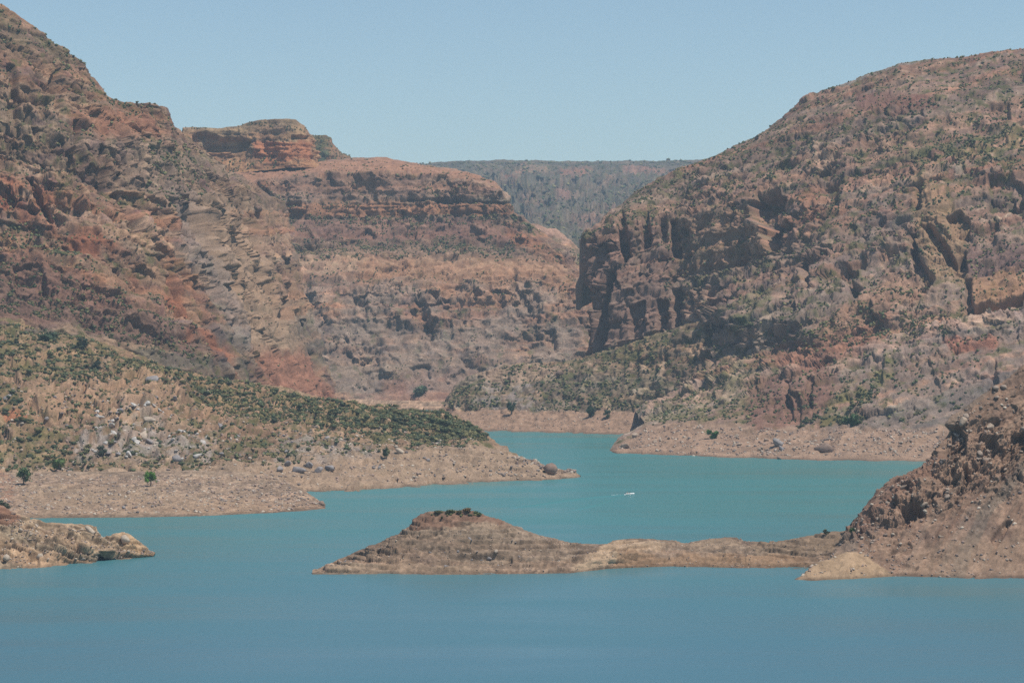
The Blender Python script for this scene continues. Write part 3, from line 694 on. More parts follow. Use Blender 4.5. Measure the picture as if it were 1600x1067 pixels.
# (8) island, its low isthmus and the near right slope
IS = patch('island', [
    Row([(486,901,985),(700,903,975),(890,903,985),(950,895,1000),(1050,890,1012),(1400,894,995)], 0, z=-6),
    Row([(488,896.5),(600,896),(700,897),(800,896),(890,895),(950,888),(1050,884),(1150,886),(1260,888),(1400,890)], 0.3, water=True),
    Row([(488.5,895,1001),(530,886,1006),(600,878,1010),(700,876,1012),(800,878,1012),(900,878,1012),(960,872,1026),(1050,870,1040),(1150,872,1040),(1260,872,1036),(1400,872,1030)], 0.7),
    Row([(489,894,1003),(530,881,1012),(570,866,1018),(620,850,1022),(700,842,1026),(800,850,1026),(900,862,1024),(960,860,1036),(1050,860,1052),(1150,860,1052),(1260,855,1046),(1400,850,1040)], 0.8),
    Row([(489.5,893.6,1004),(530,879,1015),(570,862,1022),(620,839,1030),(645,822,1034),(700,814,1037),(760,818,1037),(800,828,1037),(850,842,1036),(900,852,1034),(950,854,1046),(1000,850,1060),(1150,850,1068),(1260,846,1060),(1400,840,1050)], 0.7),
    Row([(490,893,1005),(515,882),(545,868,1020),(572,857),(580,852),(600,845,1030),(620,836),(640,823,1038),(648,812),(655,805),(668,800),(690,798,1043),(740,798,1044),(748,803),(770,808,1044),(800,820,1044),(830,833),(850,838,1044),(880,846),(910,850,1044),(950,850,1052),(962,844),(1000,841,1066),(1040,844),(1070,850),(1100,845,1078),(1130,840),(1150,840),(1165,847),(1200,850,1078),(1230,845),(1260,838,1072),(1300,832),(1400,826,1060)], 0.22),
    Row(None, 0.25, dD=12, z=(-1,)), Row(None, 0.1, dD=60, z=-5),
    ], 1.3, M_NEAR, r_slope(big=1.6, gully=0.3, beds=1.2, block=0.8, bs=4.6, fine=0.22, strata=0.5, lay=2.1, nh=0.9, rub=0.25, terr=(1.9, 1.0, -0.02)), p_rock((0.28,0.225,0.18), (0.25,0.195,0.155), (0.20,0.155,0.13), (0.36,0.29,0.235), None, 0, 0.35, band=6.0, bandamt=0.35), seed=12, sigD=8, warp=3, dip=(-0.02, 0),
    stamps=[([(700,868),(735,866),(775,869),(800,871),(800,880),(740,882),(705,880)], -3.4, 2.5), ([(655,806),(690,808),(705,812),(700,818),(670,818),(650,815)], -2.6, 2),
            ([(640,822),(690,822),(690,827),(645,828)], -2.4, 2), ([(710,858),(740,858),(740,862),(712,862)], -1.6, 2), ([(652,857),(700,855),(704,860),(660,862)], -1.8, 2),
            ([(600,862),(625,864),(622,868),(602,868)], -1.6, 2), ([(830,860),(870,862),(870,866),(832,865)], -1.6, 2), ([(880,876),(910,876),(910,880),(882,880)], -1.6, 2),
            ([(500,890),(560,890),(560,894),(500,894)], -1.6, 2), ([(900,875),(960,846),(1020,842),(1060,852),(1000,872),(930,888)], 2.0, 10)],
    colors=[([(890,890),(955,846),(1030,844),(1035,858),(970,876),(905,893)], (0.46,0.37,0.285), 0.85, 8), ([(640,800),(760,798),(790,815),(700,822),(640,826)], (0.22,0.14,0.11), 0.7, 6),
            ([(488,900),(520,884),(600,880),(760,886),(760,900)], (0.35,0.28,0.215), 0.5, 6), ([(1080,850),(1120,838),(1160,842),(1160,856),(1090,858)], (0.36,0.29,0.225), 0.6, 5),
            ([(960,870),(1250,868),(1280,890),(960,892)], (0.33,0.235,0.165), 0.7, 8), ([(1180,838),(1340,825),(1400,850),(1250,868),(1180,860)], (0.27,0.215,0.16), 0.4, 12)])
NR = patch('hillside', [
    Row([(1225,912,960),(1400,910,960),(1850,915,955)], 0, z=-6),
    Row([(1240,905),(1275,906.5),(1330,904),(1390,900),(1500,902),(1600,903),(1850,905)], 0.3, water=True),
    Row([(1262,896,984),(1310,868,1000),(1330,866,1002),(1390,880,1003),(1500,868,1004),(1600,868,1004),(1850,868,1004)], 0.6),
    Row([(1290,872,1008),(1330,848,1025),(1400,820,1030),(1500,800,1036),(1600,790,1040),(1850,780,1040)], 1),
    Row([(1318,842,1040),(1345,820,1045),(1400,780,1050),(1470,740,1056),(1520,720,1060),(1600,700,1066),(1850,670,1070)], 1),
    Row([(1325,834,1050),(1338,818),(1350,800,1056),(1375,768,1062),(1400,750),(1430,735,1070),(1460,716),(1475,690,1076),(1480,668),(1490,655,1080),(1520,632),(1560,604,1090),(1600,574,1096),(1700,520,1108),(1850,450,1130)], 0.35),
    Row(None, 0.3, dD=12, z=(-1,)), Row(None, 0.2, dD=90, z=(-70,)), Row(None, 0.1, dD=60, z=-8),
    ], 1.3, M_NEAR, r_cliff(big=5, strata=0.4, block=2.5, joint=5.0, bs=7.0, lay=3.2, fine=0.4, nh=0.75, rill=2.0, lean=(-0.9, 0.3),
    calm=[([(1225,915),(1290,855),(1400,835),(1480,790),(1560,760),(1850,740),(1850,915)], 0.42), ([(1225,915),(1290,855),(1345,850),(1400,900),(1400,915)], 0.2)]), p_rock((0.275,0.21,0.17), (0.245,0.185,0.15), (0.19,0.145,0.125), (0.33,0.26,0.21), None, 0, 0.2, band=6.0, bandamt=0.35), seed=13, sigD=6, warp=4, dip=(0.9, 0),
    stamps=[([(1478,668),(1500,668),(1512,685),(1510,700),(1492,712),(1470,728),(1474,700)], -9, 3), ([(1408,800),(1425,792),(1440,798),(1444,808),(1432,815),(1424,826),(1410,815)], -8, 3),
            ([(1498,738),(1510,735),(1516,752),(1510,762)], -4, 2.5), ([(1548,842),(1572,815),(1580,818),(1556,856)], -5, 3), ([(1352,818),(1365,810),(1368,816),(1356,824)], -2.5, 2),
            ([(1372,826),(1388,822),(1388,830),(1374,832)], -2, 2), ([(1290,868),(1390,862),(1400,906),(1240,912)], 1.0, 14), ([(1480,640),(1560,600),(1560,660),(1480,668)], 3, 6),
            ([(1530,670),(1565,668),(1565,690),(1535,692)], 3.5, 6), ([(1400,780),(1440,780),(1445,795),(1405,798)], 3.5, 5)],
    colors=[([(1235,910),(1300,866),(1335,862),(1400,900),(1400,910)], (0.41,0.32,0.235), 0.9, 6), ([(1390,905),(1450,850),(1600,840),(1850,840),(1850,910)], (0.33,0.26,0.205), 0.4, 14),
            ([(1325,834),(1375,765),(1470,712),(1470,740),(1400,790),(1345,835)], (0.27,0.175,0.14), 0.6, 8)])

# (9) near left outcrop
NL = patch('outcrop', [
    Row([(-200,895,990),(60,893,995),(245,872,1055)], 0, z=-6),
    Row([(-200,889),(0,888),(62,886),(100,881),(148,878),(156,872),(190,873),(215,871),(239,868)], 0.3, water=True),
    Row([(-200,870,1034),(0,868,1034),(60,866,1036),(100,862,1042),(150,860,1050),(200,861,1066),(239,867,1073)], 0.8),
    Row([(-200,835,1052),(0,838,1050),(60,840,1050),(100,842,1054),(150,846,1060),(200,848,1072),(225,858,1074),(240,866.5,1075)], 0.9),
    Row([(-200,770,1075),(-40,780,1068),(0,790,1066),(18,800),(30,805),(42,812),(66,817,1066),(110,819,1068),(132,821),(148,825),(152,833),(160,840,1072),(172,838),(180,834),(196,833,1080),(208,840),(222,850),(234,860),(240.5,866,1077)], 0.25),
    Row(None, 0.3, dD=10, z=(-1,)), Row(None, 0.2, dD=40, z=-5),
    ], 1.3, M_NEAR, r_slope(big=2.0, gully=0.5, beds=1.4, block=2.6, bs=5.5, fine=0.35, strata=0.6, lay=2.2, nh=0.9, rub=0.5, terr=(2.6, 1.0, -0.22)), p_rock((0.40,0.325,0.245), (0.36,0.285,0.215), (0.26,0.20,0.165), (0.50,0.41,0.31), None, 0, 0.25, band=6.0, bandamt=0.35), seed=14, warp=3, sigD=6, dip=(-0.25, 0),
    stamps=[([(60,818),(90,822),(100,830),(90,834),(70,828)], -3, 2), ([(90,822),(130,826),(130,832),(100,830)], -3, 2), ([(130,842),(152,848),(158,856),(150,858),(134,850)], -2.5, 2), ([(176,858),(194,856),(196,862),(178,862)], -1.2, 3),
            ([(40,868),(60,866),(62,884),(45,884)], -4, 2), ([(100,838),(118,844),(116,850),(104,846)], -3, 2), ([(170,848),(190,846),(196,852),(180,856)], -2.5, 2), ([(42,848),(56,848),(54,857),(44,856)], -2.5, 2)],
    colors=[([(-200,760),(0,790),(30,806),(25,822),(-200,822)], (0.26,0.15,0.115), 0.8, 6), ([(180,835),(205,838),(240,868),(200,864)], (0.50,0.385,0.27), 0.8, 4)])

# ------------------------------------------------------------------ ground sheet under everything, and the lake
def sheet(name, x0, x1, y0, y1, z, mat, n=2):
    xs = np.linspace(x0, x1, n); ys = np.linspace(y0, y1, n)
    V = np.array([(x, y, z) for y in ys for x in xs], f32)
    i = np.arange(n * n).reshape(n, n)
    q = np.stack([i[:-1, :-1].ravel(), i[:-1, 1:].ravel(), i[1:, 1:].ravel(), i[1:, :-1].ravel()], 1)
    me = fast_mesh(name, V, quads=q, mat=mat, col=np.full((len(V), 3), 0.25) * np.array([1.2, 0.95, 0.7]))
    return tag(link(name, me), kind='structure')

sheet('ground', -5200, 5200, -400, 11800, -10, M_PLATEAU, 9)

mw, t, b = new_mat('lake_water')
N, L = t.nodes, t.links
tc = N.new('ShaderNodeTexCoord')
mp = N.new('ShaderNodeMapping'); mp.inputs['Scale'].default_value = (1, 1, 1)
L.new(tc.outputs['Object'], mp.inputs[0])
big = N.new('ShaderNodeTexNoise'); big.inputs['Scale'].default_value = 0.006; big.inputs['Detail'].default_value = 3
L.new(mp.outputs[0], big.inputs['Vector'])
sep = N.new('ShaderNodeSeparateXYZ'); L.new(tc.outputs['Object'], sep.inputs[0])
# near water's bluer sky reflection put into the base colour, greener farther off
mr = N.new('ShaderNodeMapRange'); mr.inputs['From Min'].default_value = 750; mr.inputs['From Max'].default_value = 1350
L.new(sep.outputs['Y'], mr.inputs['Value'])
ad = N.new('ShaderNodeMath'); ad.operation = 'MULTIPLY_ADD'; ad.inputs[1].default_value = 0.35
sb = N.new('ShaderNodeMath'); sb.operation = 'SUBTRACT'; sb.inputs[1].default_value = 0.5
L.new(big.outputs['Fac'], sb.inputs[0]); L.new(sb.outputs[0], ad.inputs[0]); L.new(mr.outputs[0], ad.inputs[2])
mx = N.new('ShaderNodeMix'); mx.data_type = 'RGBA'
mx.inputs['A'].default_value = (0.060, 0.155, 0.200, 1); mx.inputs['B'].default_value = (0.052, 0.182, 0.178, 1)
L.new(ad.outputs[0], mx.inputs['Factor']); L.new(mx.outputs['Result'], b.inputs['Base Color'])
b.inputs['IOR'].default_value = 1.33
# cat's-paws: long bands where the breeze roughens the surface
mpb = N.new('ShaderNodeMapping'); mpb.inputs['Scale'].default_value = (0.0035, 0.022, 1); mpb.inputs['Rotation'].default_value = (0, 0, 0.12)
L.new(tc.outputs['Object'], mpb.inputs[0])
wb = N.new('ShaderNodeTexNoise'); wb.inputs['Scale'].default_value = 1.0; wb.inputs['Detail'].default_value = 5; wb.inputs['Roughness'].default_value = 0.6
L.new(mpb.outputs[0], wb.inputs['Vector'])
mrb = N.new('ShaderNodeMapRange'); mrb.inputs['From Min'].default_value = 0.38; mrb.inputs['From Max'].default_value = 0.62
mrb.inputs['To Min'].default_value = 0.26; mrb.inputs['To Max'].default_value = 0.38
L.new(wb.outputs['Fac'], mrb.inputs['Value']); L.new(mrb.outputs[0], b.inputs['Roughness'])
wn = N.new('ShaderNodeTexNoise'); wn.inputs['Scale'].default_value = 0.35; wn.inputs['Detail'].default_value = 4; wn.inputs['Roughness'].default_value = 0.65
mp2 = N.new('ShaderNodeMapping'); mp2.inputs['Scale'].default_value = (0.6, 1.0, 1.0); mp2.inputs['Rotation'].default_value = (0, 0, 0.2)
L.new(tc.outputs['Object'], mp2.inputs[0]); L.new(mp2.outputs[0], wn.inputs['Vector'])
wp = N.new('ShaderNodeBump'); wp.inputs['Distance'].default_value = 0.6
mrc = N.new('ShaderNodeMapRange'); mrc.inputs['From Min'].default_value = 0.35; mrc.inputs['From Max'].default_value = 0.65
mrc.inputs['To Min'].default_value = 0.25; mrc.inputs['To Max'].default_value = 1.0
L.new(wb.outputs['Fac'], mrc.inputs['Value']); L.new(mrc.outputs[0], wp.inputs['Strength'])
L.new(wn.outputs['Fac'], wp.inputs['Height']); L.new(wp.outputs[0], b.inputs['Normal'])
sheet('water', -1500, 1500, 200, 3100, 0.0, mw, 2)

# ------------------------------------------------------------------ shrubs, trees, boulders
def ico(sub=1):
    import bmesh
    bm = bmesh.new(); bmesh.ops.create_icosphere(bm, subdivisions=sub, radius=1.0)
    V = np.array([v.co[:] for v in bm.verts], f32); T = np.array([[v.index for v in f.verts] for f in bm.faces], np.int32)
    bm.free(); return V, T
ICO1, TI1 = ico(1); ICO2, TI2 = ico(2)

def lump(sub, r, flat=0.75, seed=0, jit=0.3):
    V, T = (ICO1, TI1) if sub == 1 else (ICO2, TI2)
    rr = np.random.RandomState(seed)
    n = pnoise(V * 1.4 + seed * 3.1)
    V = V * (1 + jit * n + jit * 0.5 * (rr.rand(len(V)) - 0.5))[:, None]
    V = V * np.array([1, 1, flat])
    return V * r, T

def rock_shape(seed, sub=2):
    """angular block: a lump cut by random planes"""
    rr = np.random.RandomState(seed)
    V = (ICO2 if sub == 2 else ICO1).copy(); T = TI2 if sub == 2 else TI1
    V = V * 1.35
    for k in range(16):
        n = rr.normal(size=3); n /= np.linalg.norm(n)
        h = 0.48 + 0.34 * rr.rand()
        s = V @ n - h
        V = V - np.outer(np.maximum(s, 0), n)
    V = V * np.array([1.15, 0.95, 0.75])
    return V.astype(f32), T

def shrub_mesh(seed, stems=True):
    """crown of leaf clumps: returns (crown V,T) and (stems V,T)"""
    rr = np.random.RandomState(seed)
    Vs, Ts, off = [], [], 0
    for k in range(5):
        V, T = lump(1, 0.52 * (0.7 + 0.5 * rr.rand()), 0.8, seed * 10 + k, 0.45)
        a = rr.rand() * 6.28; q = 0.5 * math.sqrt(rr.rand())
        V = V + np.array([math.cos(a) * q, math.sin(a) * q, 0.5 + 0.28 * rr.rand()])
        Vs.append(V); Ts.append(T + off); off += len(V)
    # loose leaf sprays around the clumps
    n = 110
    d = rr.normal(size=(n, 3)); d /= np.linalg.norm(d, axis=1)[:, None]; d[:, 2] = np.abs(d[:, 2]) * 0.9 - 0.1
    c = d * (0.78 + 0.3 * rr.rand(n))[:, None] * np.array([0.95, 0.95, 0.85]) + np.array([0, 0, 0.32])
    tri = (rr.normal(size=(n, 3, 3)) * 0.11 + c[:, None, :]).reshape(-1, 3)
    Vs.append(tri); Ts.append(np.arange(n * 3).reshape(-1, 3) + off)
    return np.concatenate(Vs).astype(f32), np.concatenate(Ts).astype(np.int32)

def tube(p0, p1, r0, r1, n=5):
    p0 = np.array(p0, float); p1 = np.array(p1, float); d = p1 - p0; d /= np.linalg.norm(d)
    a = np.cross(d, [0.3, 0.2, 0.9]); a /= np.linalg.norm(a); b_ = np.cross(d, a)
    V = []
    for p, r in ((p0, r0), (p1, r1)):
        for k in range(n):
            t_ = 2 * math.pi * k / n
            V.append(p + r * (math.cos(t_) * a + math.sin(t_) * b_))
    T = []
    for k in range(n):
        k2 = (k + 1) % n
        T += [(k, k2, n + k2), (k, n + k2, n + k)]
    return np.array(V, f32), np.array(T, np.int32)

GREENS = [(0.095, 0.095, 0.040), (0.065, 0.078, 0.036), (0.125, 0.115, 0.050), (0.055, 0.065, 0.036), (0.15, 0.13, 0.058), (0.075, 0.09, 0.045)]
BRK, _, bb_ = new_mat('bark'); bb_.inputs['Base Color'].default_value = (0.12, 0.09, 0.07, 1); bb_.inputs['Roughness'].default_value = 0.9

def join(parts):
    Vs, Ts, o = [], [], 0
    for V, T in parts:
        Vs.append(V); Ts.append(T + o); o += len(V)
    return np.concatenate(Vs), np.concatenate(Ts)

SHR = []
for i in range(8):
    V, T = shrub_mesh(100 + i)
    for gi in range(3):
        g = GREENS[(i + gi * 2) % 6]
        rr = np.random.RandomState(i * 3 + gi)
        col = np.array(g, f32) * (0.75 + 0.5 * rr.rand(len(V)))[:, None]
        cm = fast_mesh('crown', V, tris=T, mat=M_LEAF, col=col)
        SHR.append((cm, gi))
STEM = fast_mesh('stem', *(lambda j: (j[0],))(join([tube((0.05*math.cos(a), 0.05*math.sin(a), -0.35), (0.45*math.cos(a), 0.45*math.sin(a), 0.5), 0.05, 0.02) for a in (0.3, 2.0, 3.7, 5.2)])), tris=join([tube((0.05*math.cos(a), 0.05*math.sin(a), -0.35), (0.45*math.cos(a), 0.45*math.sin(a), 0.5), 0.05, 0.02) for a in (0.3, 2.0, 3.7, 5.2)])[1], mat=BRK)

def pick(S, poly, count, slope_max=0.9, clump=10.0, thr=-0.1, soft=6, seed=0, inframe=True):
    """random spots of a surface inside an outline, in clumps and not on sheer faces"""
    px, py = S['px'], S['py']
    m = poly_mask(px, py, poly, soft) > 0.5
    m &= (S['n'][:, 2] > 1 - slope_max)
    if inframe: m &= (px > -60) & (px < 1660)
    nr = S['nv'] * S['nu']
    ok = np.where(m)[0]
    if not len(ok): return ok
    w = sstep(thr, thr + 0.35, fbm(S['Y'][ok], clump, 3, off=61 + seed)) + 0.03
    rr = np.random.RandomState(900 + seed)
    w = w / w.sum()
    count = min(count, (w > 0).sum() // 2)
    return rr.choice(ok, count, replace=False, p=w)

# every spot: (surface, outline, count, size range, region words, clump, threshold, shade index or None)
HEAD_TOP = [(-60,505),(100,515),(200,560),(300,592),(400,604),(500,627),(620,642),(700,650),(740,668),(765,688),(700,692),(560,678),(430,672),(330,648),(250,612),(150,606),(0,596),(-60,596)]
VEG = [
    (HL, HEAD_TOP, 9000, (0.7, 3.0), 'spit', 9, -0.38),
    (HL, [(-60,600),(300,600),(560,672),(760,690),(740,700),(520,716),(400,728),(200,740),(-60,742)], 3400, (0.7, 2.6), 'outcrops', 8, -0.15),
    (HL, [(-60,620),(20,620),(80,680),(120,700),(110,730),(-60,738)], 360, (1.1, 3.2), 'left corner', 9, -0.3),
    (HL, [(90,722),(330,722),(500,716),(480,735),(90,742)], 130, (0.8, 2.3), 'beach top', 9, -0.2),
    (WL, [(-60,480),(100,500),(300,580),(330,570),(250,500),(60,440),(-60,440)], 700, (1.0, 2.8), None, 14, -0.2),
    (WL, [(-60,360),(60,380),(250,470),(330,540),(260,520),(120,460),(-60,420)], 400, (1.0, 2.8), None, 14, -0.1),
    (WL, [(0,360),(40,350),(140,420),(120,430),(40,400)], 120, (1.6, 3.0), None, 14, -0.1),
    (WL, [(215,215),(300,230),(330,300),(260,330),(230,300)], 260, (1.8, 3.6), None, 18, -0.2),
    (WL, [(-60,0),(160,150),(270,180),(300,300),(260,420),(0,400),(-60,300)], 900, (1.0, 3.0), None, 20, -0.05),
    (WL, [(-60,-40),(0,8),(70,58),(130,102),(165,148),(240,160),(240,172),(160,165),(60,80),(-60,20)], 200, (1.4, 3.2), None, 16, -0.1),
    (WL, [(300,300),(350,300),(500,600),(420,600)], 60, (1.3, 2.6), None, 20, 0.0),
    (WC, [(330,335),(600,338),(800,338),(850,365),(800,352),(600,352),(380,352)], 420, (1.8, 3.4), None, 16, -0.2),
    (WC, [(400,376),(700,378),(860,396),(880,410),(600,404),(430,410)], 420, (1.8, 3.2), None, 18, -0.1),
    (WC, [(380,350),(800,350),(860,395),(430,395)], 500, (1.4, 2.8), None, 20, 0.0),
    (WC, [(340,285),(780,290),(800,330),(360,335)], 260, (1.6, 3.0), None, 20, 0.05),
    (WC, [(340,262),(560,248),(700,262),(780,290),(600,270),(380,286)], 160, (1.8, 3.4), None, 16, 0.1),
    (WC, [(450,410),(900,430),(900,470),(450,450)], 260, (1.4, 2.8), None, 20, 0.0),
    (WC, [(450,450),(900,470),(880,600),(500,610)], 160, (1.4, 2.8), None, 20, 0.1),
    (MS, [(280,240),(360,250),(440,240),(430,262),(290,275)], 110, (1.8, 3.6), None, 14, -0.2),
    (MS, [(285,199),(400,190),(480,200),(478,208),(400,196),(290,204)], 70, (1.4, 2.6), None, 14, -0.2),
    (BT, [(470,210),(520,215),(550,250),(480,265)], 140, (1.8, 3.6), None, 14, -0.3),
    (PR, [(820,380),(900,390),(920,420),(820,420)], 160, (2.0, 3.8), None, 14, -0.2),
    (RM, [(920,370),(1000,300),(1100,250),(1215,190),(1300,139),(1400,102),(1600,78),(1660,78),(1660,200),(1400,240),(1200,300),(1000,345)], 2800, (1.2, 3.2), None, 16, -0.1),
    (RM, [(1000,345),(1200,300),(1400,240),(1660,200),(1660,480),(1300,540),(1060,510)], 2400, (1.2, 3.2), None, 18, -0.1),
    (RM, [(1400,240),(1600,190),(1600,250),(1440,270)], 220, (1.6, 3.2), None, 14, -0.2),
    (RM, [(895,572),(1000,530),(1075,512),(1200,560),(1180,660),(1010,660),(960,600)], 700, (1.3, 2.9), None, 12, -0.25),
    (RM, [(1160,560),(1400,480),(1500,520),(1400,600),(1300,660),(1180,668)], 500, (1.3, 2.8), None, 12, -0.1),
    (RM, [(1010,664),(1180,668),(1180,640),(1050,620)], 130, (1.6, 3.2), 'right foot', 9, -0.3),
    (RM, [(1240,664),(1340,664),(1380,580),(1300,630)], 120, (1.6, 3.2), 'right foot', 9, -0.2),
    (RM, [(1340,664),(1480,662),(1600,500),(1400,560)], 160, (1.3, 2.8), None, 12, 0.0),
    (MH, [(700,640),(712,612),(760,598),(800,600),(780,640)], 170, (1.6, 3.2), None, 10, -0.2),
    (MH, [(780,575),(880,570),(1060,515),(1100,600),(1080,640),(830,643),(790,600)], 620, (1.4, 3.2), None, 10, -0.15),
    (MH, [(830,600),(1000,600),(1000,642),(850,644)], 160, (1.6, 3.4), None, 9, -0.1),
    (IS, [(664,803),(690,799),(748,800),(756,806),(700,808),(668,808)], 22, (0.8, 1.3), 'island', 5, -0.6),
    (FP, [(600,256),(1100,252),(1100,262),(600,266)], 300, (6, 11), None, 60, -0.3),
    (FP, [(680,262),(1100,262),(1000,330),(900,400),(800,340)], 1100, (5, 11), None, 80, -0.1),
]
spots = []
for vi, (S, poly, cnt, (s0, s1), region, cl, th) in enumerate(VEG):
    ids = pick(S, poly, int(cnt * (1.7 if not region and S is not FP else 1)), 0.9, cl, th, seed=vi)
    rr = np.random.RandomState(70 + vi)
    for i in ids:
        D = S['Y'][i][1]
        s = (s0 + (s1 - s0) * rr.rand() ** 3) * (1 if region else 0.85)
        spots.append((s / D * F_PX, S, i, s, region, rr.randint(1 << 30)))
near_ = [s for s in spots if s[4]]
near_.sort(key=lambda s: -s[0])
single = near_[:290]; rest = near_[290:] + [s for s in spots if not s[4]]

LANDMARKS = [(37,742,'tall light green tree'), (92,722,'broad bright green tree'), (235,748,'vivid green rounded tree'), (158,705,'dark rounded outcrop bush'),
    (603,710,'narrow tree on the spit'), (75,520,'wide dark green slope bush'), (152,572,'dark round bush midway up'), (240,602,'long blue-grey rock'), (224,686,'large whitish boulder'),
    (469,739,'largest grey shore block'), (862,740,'broad rock on the spit tip'), (775,709,'reddish brown spit block'), (508,790,'bare beach point'), (14,626,'dark slanted boulder'),
    (1113,678,'bright green shore bush'), (1330,655,'large dark green bush'), (1215,698,'long grey shore boulder'), (1288,706,'big dark waterline rock'), (1245,625,'low red cliff'),
    (1490,690,'cave in the near slope'), (1424,805,'dark hollow'), (1548,672,'big rounded slope boulder'), (1400,870,'sand cone'), (1560,835,'diagonal gully'), (1600,640,'upper right slope edge'),
    (715,872,'long dark island ledge'), (700,799,'island top'), (560,875,'left end of the island'), (850,865,'right flank of the island'),
    (195,846,'cream boulder by the tip'), (62,872,'pale waterline block'), (140,832,'flat cream slab'), (12,850,'left edge of the outcrop'),
    (620,632,'hidden valley beach'), (520,624,'foot of the central cliff'), (380,602,'foot of the red wall'), (300,660,'end of the pale outcrop'), (450,640,'inner start of the spit'),
    (720,652,'crest of the spit end'), (120,625,'small dark ravine'), (400,700,'slope over the beach'), (30,680,'overgrown gully'), (555,690,'spit flank'), (1000,690,'left tip of the shore band'), (1430,690,'right end of the shore band')]
ORD = ['', 'second ', 'third ', 'fourth ', 'fifth ', 'sixth ', 'seventh ', 'eighth ']
def describe(items, noun_of):
    """items: (px, py, object, look, group). each label names the look, the nearest landmark, the side and the rank from it"""
    cls = {}
    for px, py, o, look, grp in items:
        L_ = min(LANDMARKS, key=lambda l: (l[0] - px) ** 2 + (1.6 * (l[1] - py)) ** 2)
        quad = ('upper ' if py < L_[1] else 'lower ') + ('left' if px < L_[0] else 'right')
        cls.setdefault((look, L_[2], quad), []).append((math.hypot(px - L_[0], 1.6 * (py - L_[1])), o, grp))
    for (look, lm, quad), v in cls.items():
        v.sort(key=lambda t_: t_[0])
        for k, (_, o, grp) in enumerate(v):
            if len(v) == 1: tag(o, f'{look} alone {quad} of {lm}', noun_of, grp)
            elif k < 8: tag(o, f'{look}, {ORD[k]}nearest {quad} of {lm}', noun_of, grp)
            else: tag(o, f'{look}, farther {quad} of {lm}', noun_of, f'farther {look} {quad} of the {lm}')

TONE = ['dull olive', 'dark green', 'yellowish green']
GROUPS = {'spit': 'shrubs on the crest of the left headland', 'outcrops': 'shrubs among the outcrops of the left headland', 'left corner': 'shrubs on the slope at the left edge', 'beach top': 'shrubs along the top of the left beach', 'right foot': 'shrubs at the foot of the right mountain', 'island': 'shrubs on the island'}
SH_ITEMS = []
for sz, S, i, s, region, r_ in single:
    k = r_ % len(SHR); cm, tone = SHR[k]
    tone = [0, 1, 2, 1, 2, 0][[0, 1, 2, 3, 4, 5][(k // 3 + (k % 3) * 2) % 6]]
    root = link('shrub', None, loc=S['Y'][i])
    root.scale = (s, s, s * (0.75 + 0.25 * ((r_ >> 5) % 10) / 10)); root.rotation_euler = (0, 0, (r_ % 628) / 100)
    px_, py_ = to_px(S['Y'][i])
    size = 'large' if s > 2.1 else 'medium' if s > 1.5 else 'small'
    SH_ITEMS.append((float(px_), float(py_), root, f'{size} {TONE[tone]} shrub', GROUPS[region]))
    link('crown', cm, root); link('stem', STEM, root)
describe(SH_ITEMS, 'shrub')

# the countless others, one low-detail mesh
def low_shrub(seed, n=14):
    rr = np.random.RandomState(seed)
    V, T = lump(1, 0.8, 0.75, seed, 0.55)
    d = rr.normal(size=(n, 3)); d /= np.linalg.norm(d, axis=1)[:, None]; d[:, 2] = np.abs(d[:, 2])
    tri = (rr.normal(size=(n, 3, 3)) * 0.2 + (d * 0.85)[:, None, :] * np.array([1, 1, 0.8])).reshape(-1, 3)
    return np.concatenate([V, tri]).astype(f32), np.concatenate([T, np.arange(n * 3).reshape(-1, 3) + len(V)]).astype(np.int32)
LOW = [low_shrub(300 + i) for i in range(16)]; LOWER = [low_shrub(350 + i, 3) for i in range(16)]
def scatter_mesh(name, items, shapes, colf, mat, label, sink=0.15, extra=None):
    Vs, Ts, Cs, o = [], [], [], 0
    for (S, i, s, r_) in items:
        V, T = shapes[r_ % len(shapes)] if S['Y'][i][1] < 1950 or shapes is not LOW else LOWER[r_ % 16]
        a = (r_ % 628) / 100; ca, sa = math.cos(a), math.sin(a)
        R = np.array([[ca, -sa, 0], [sa, ca, 0], [0, 0, 1]], f32)
        sc = np.array([s, s, s], f32) if extra is None else extra(s, r_)
        W = (V * sc) @ R.T + S['Y'][i] + np.array([0, 0, s * sink])
        Vs.append(W); Ts.append(T + o); o += len(V)
        Cs.append(np.repeat([colf(r_)], len(V), 0))
    me = fast_mesh(name, np.concatenate(Vs), tris=np.concatenate(Ts), mat=mat, col=np.concatenate(Cs))
    return tag(link(name, me), label, kind='stuff')

def green(r_):
    g = np.array(GREENS[r_ % 6]); return g * (0.85 + 0.85 * ((r_ >> 8) % 100) / 100)
scatter_mesh('shrub_cover', [(S, i, s * 0.85, r_) for _, S, i, s, _, r_ in rest], LOW, green, M_LEAF,
             'countless small olive and dark green shrubs dotting the canyon slopes', 0.35)

# ---- trees and bigger bushes one can tell apart
def near_vert(S, px, py):
    X, Y = to_px(S['Y'])
    d = (X - px) ** 2 + (Y - py) ** 2 + np.where(S['n'][:, 2] < 0.15, 60, 0)
    return int(np.argmin(d))

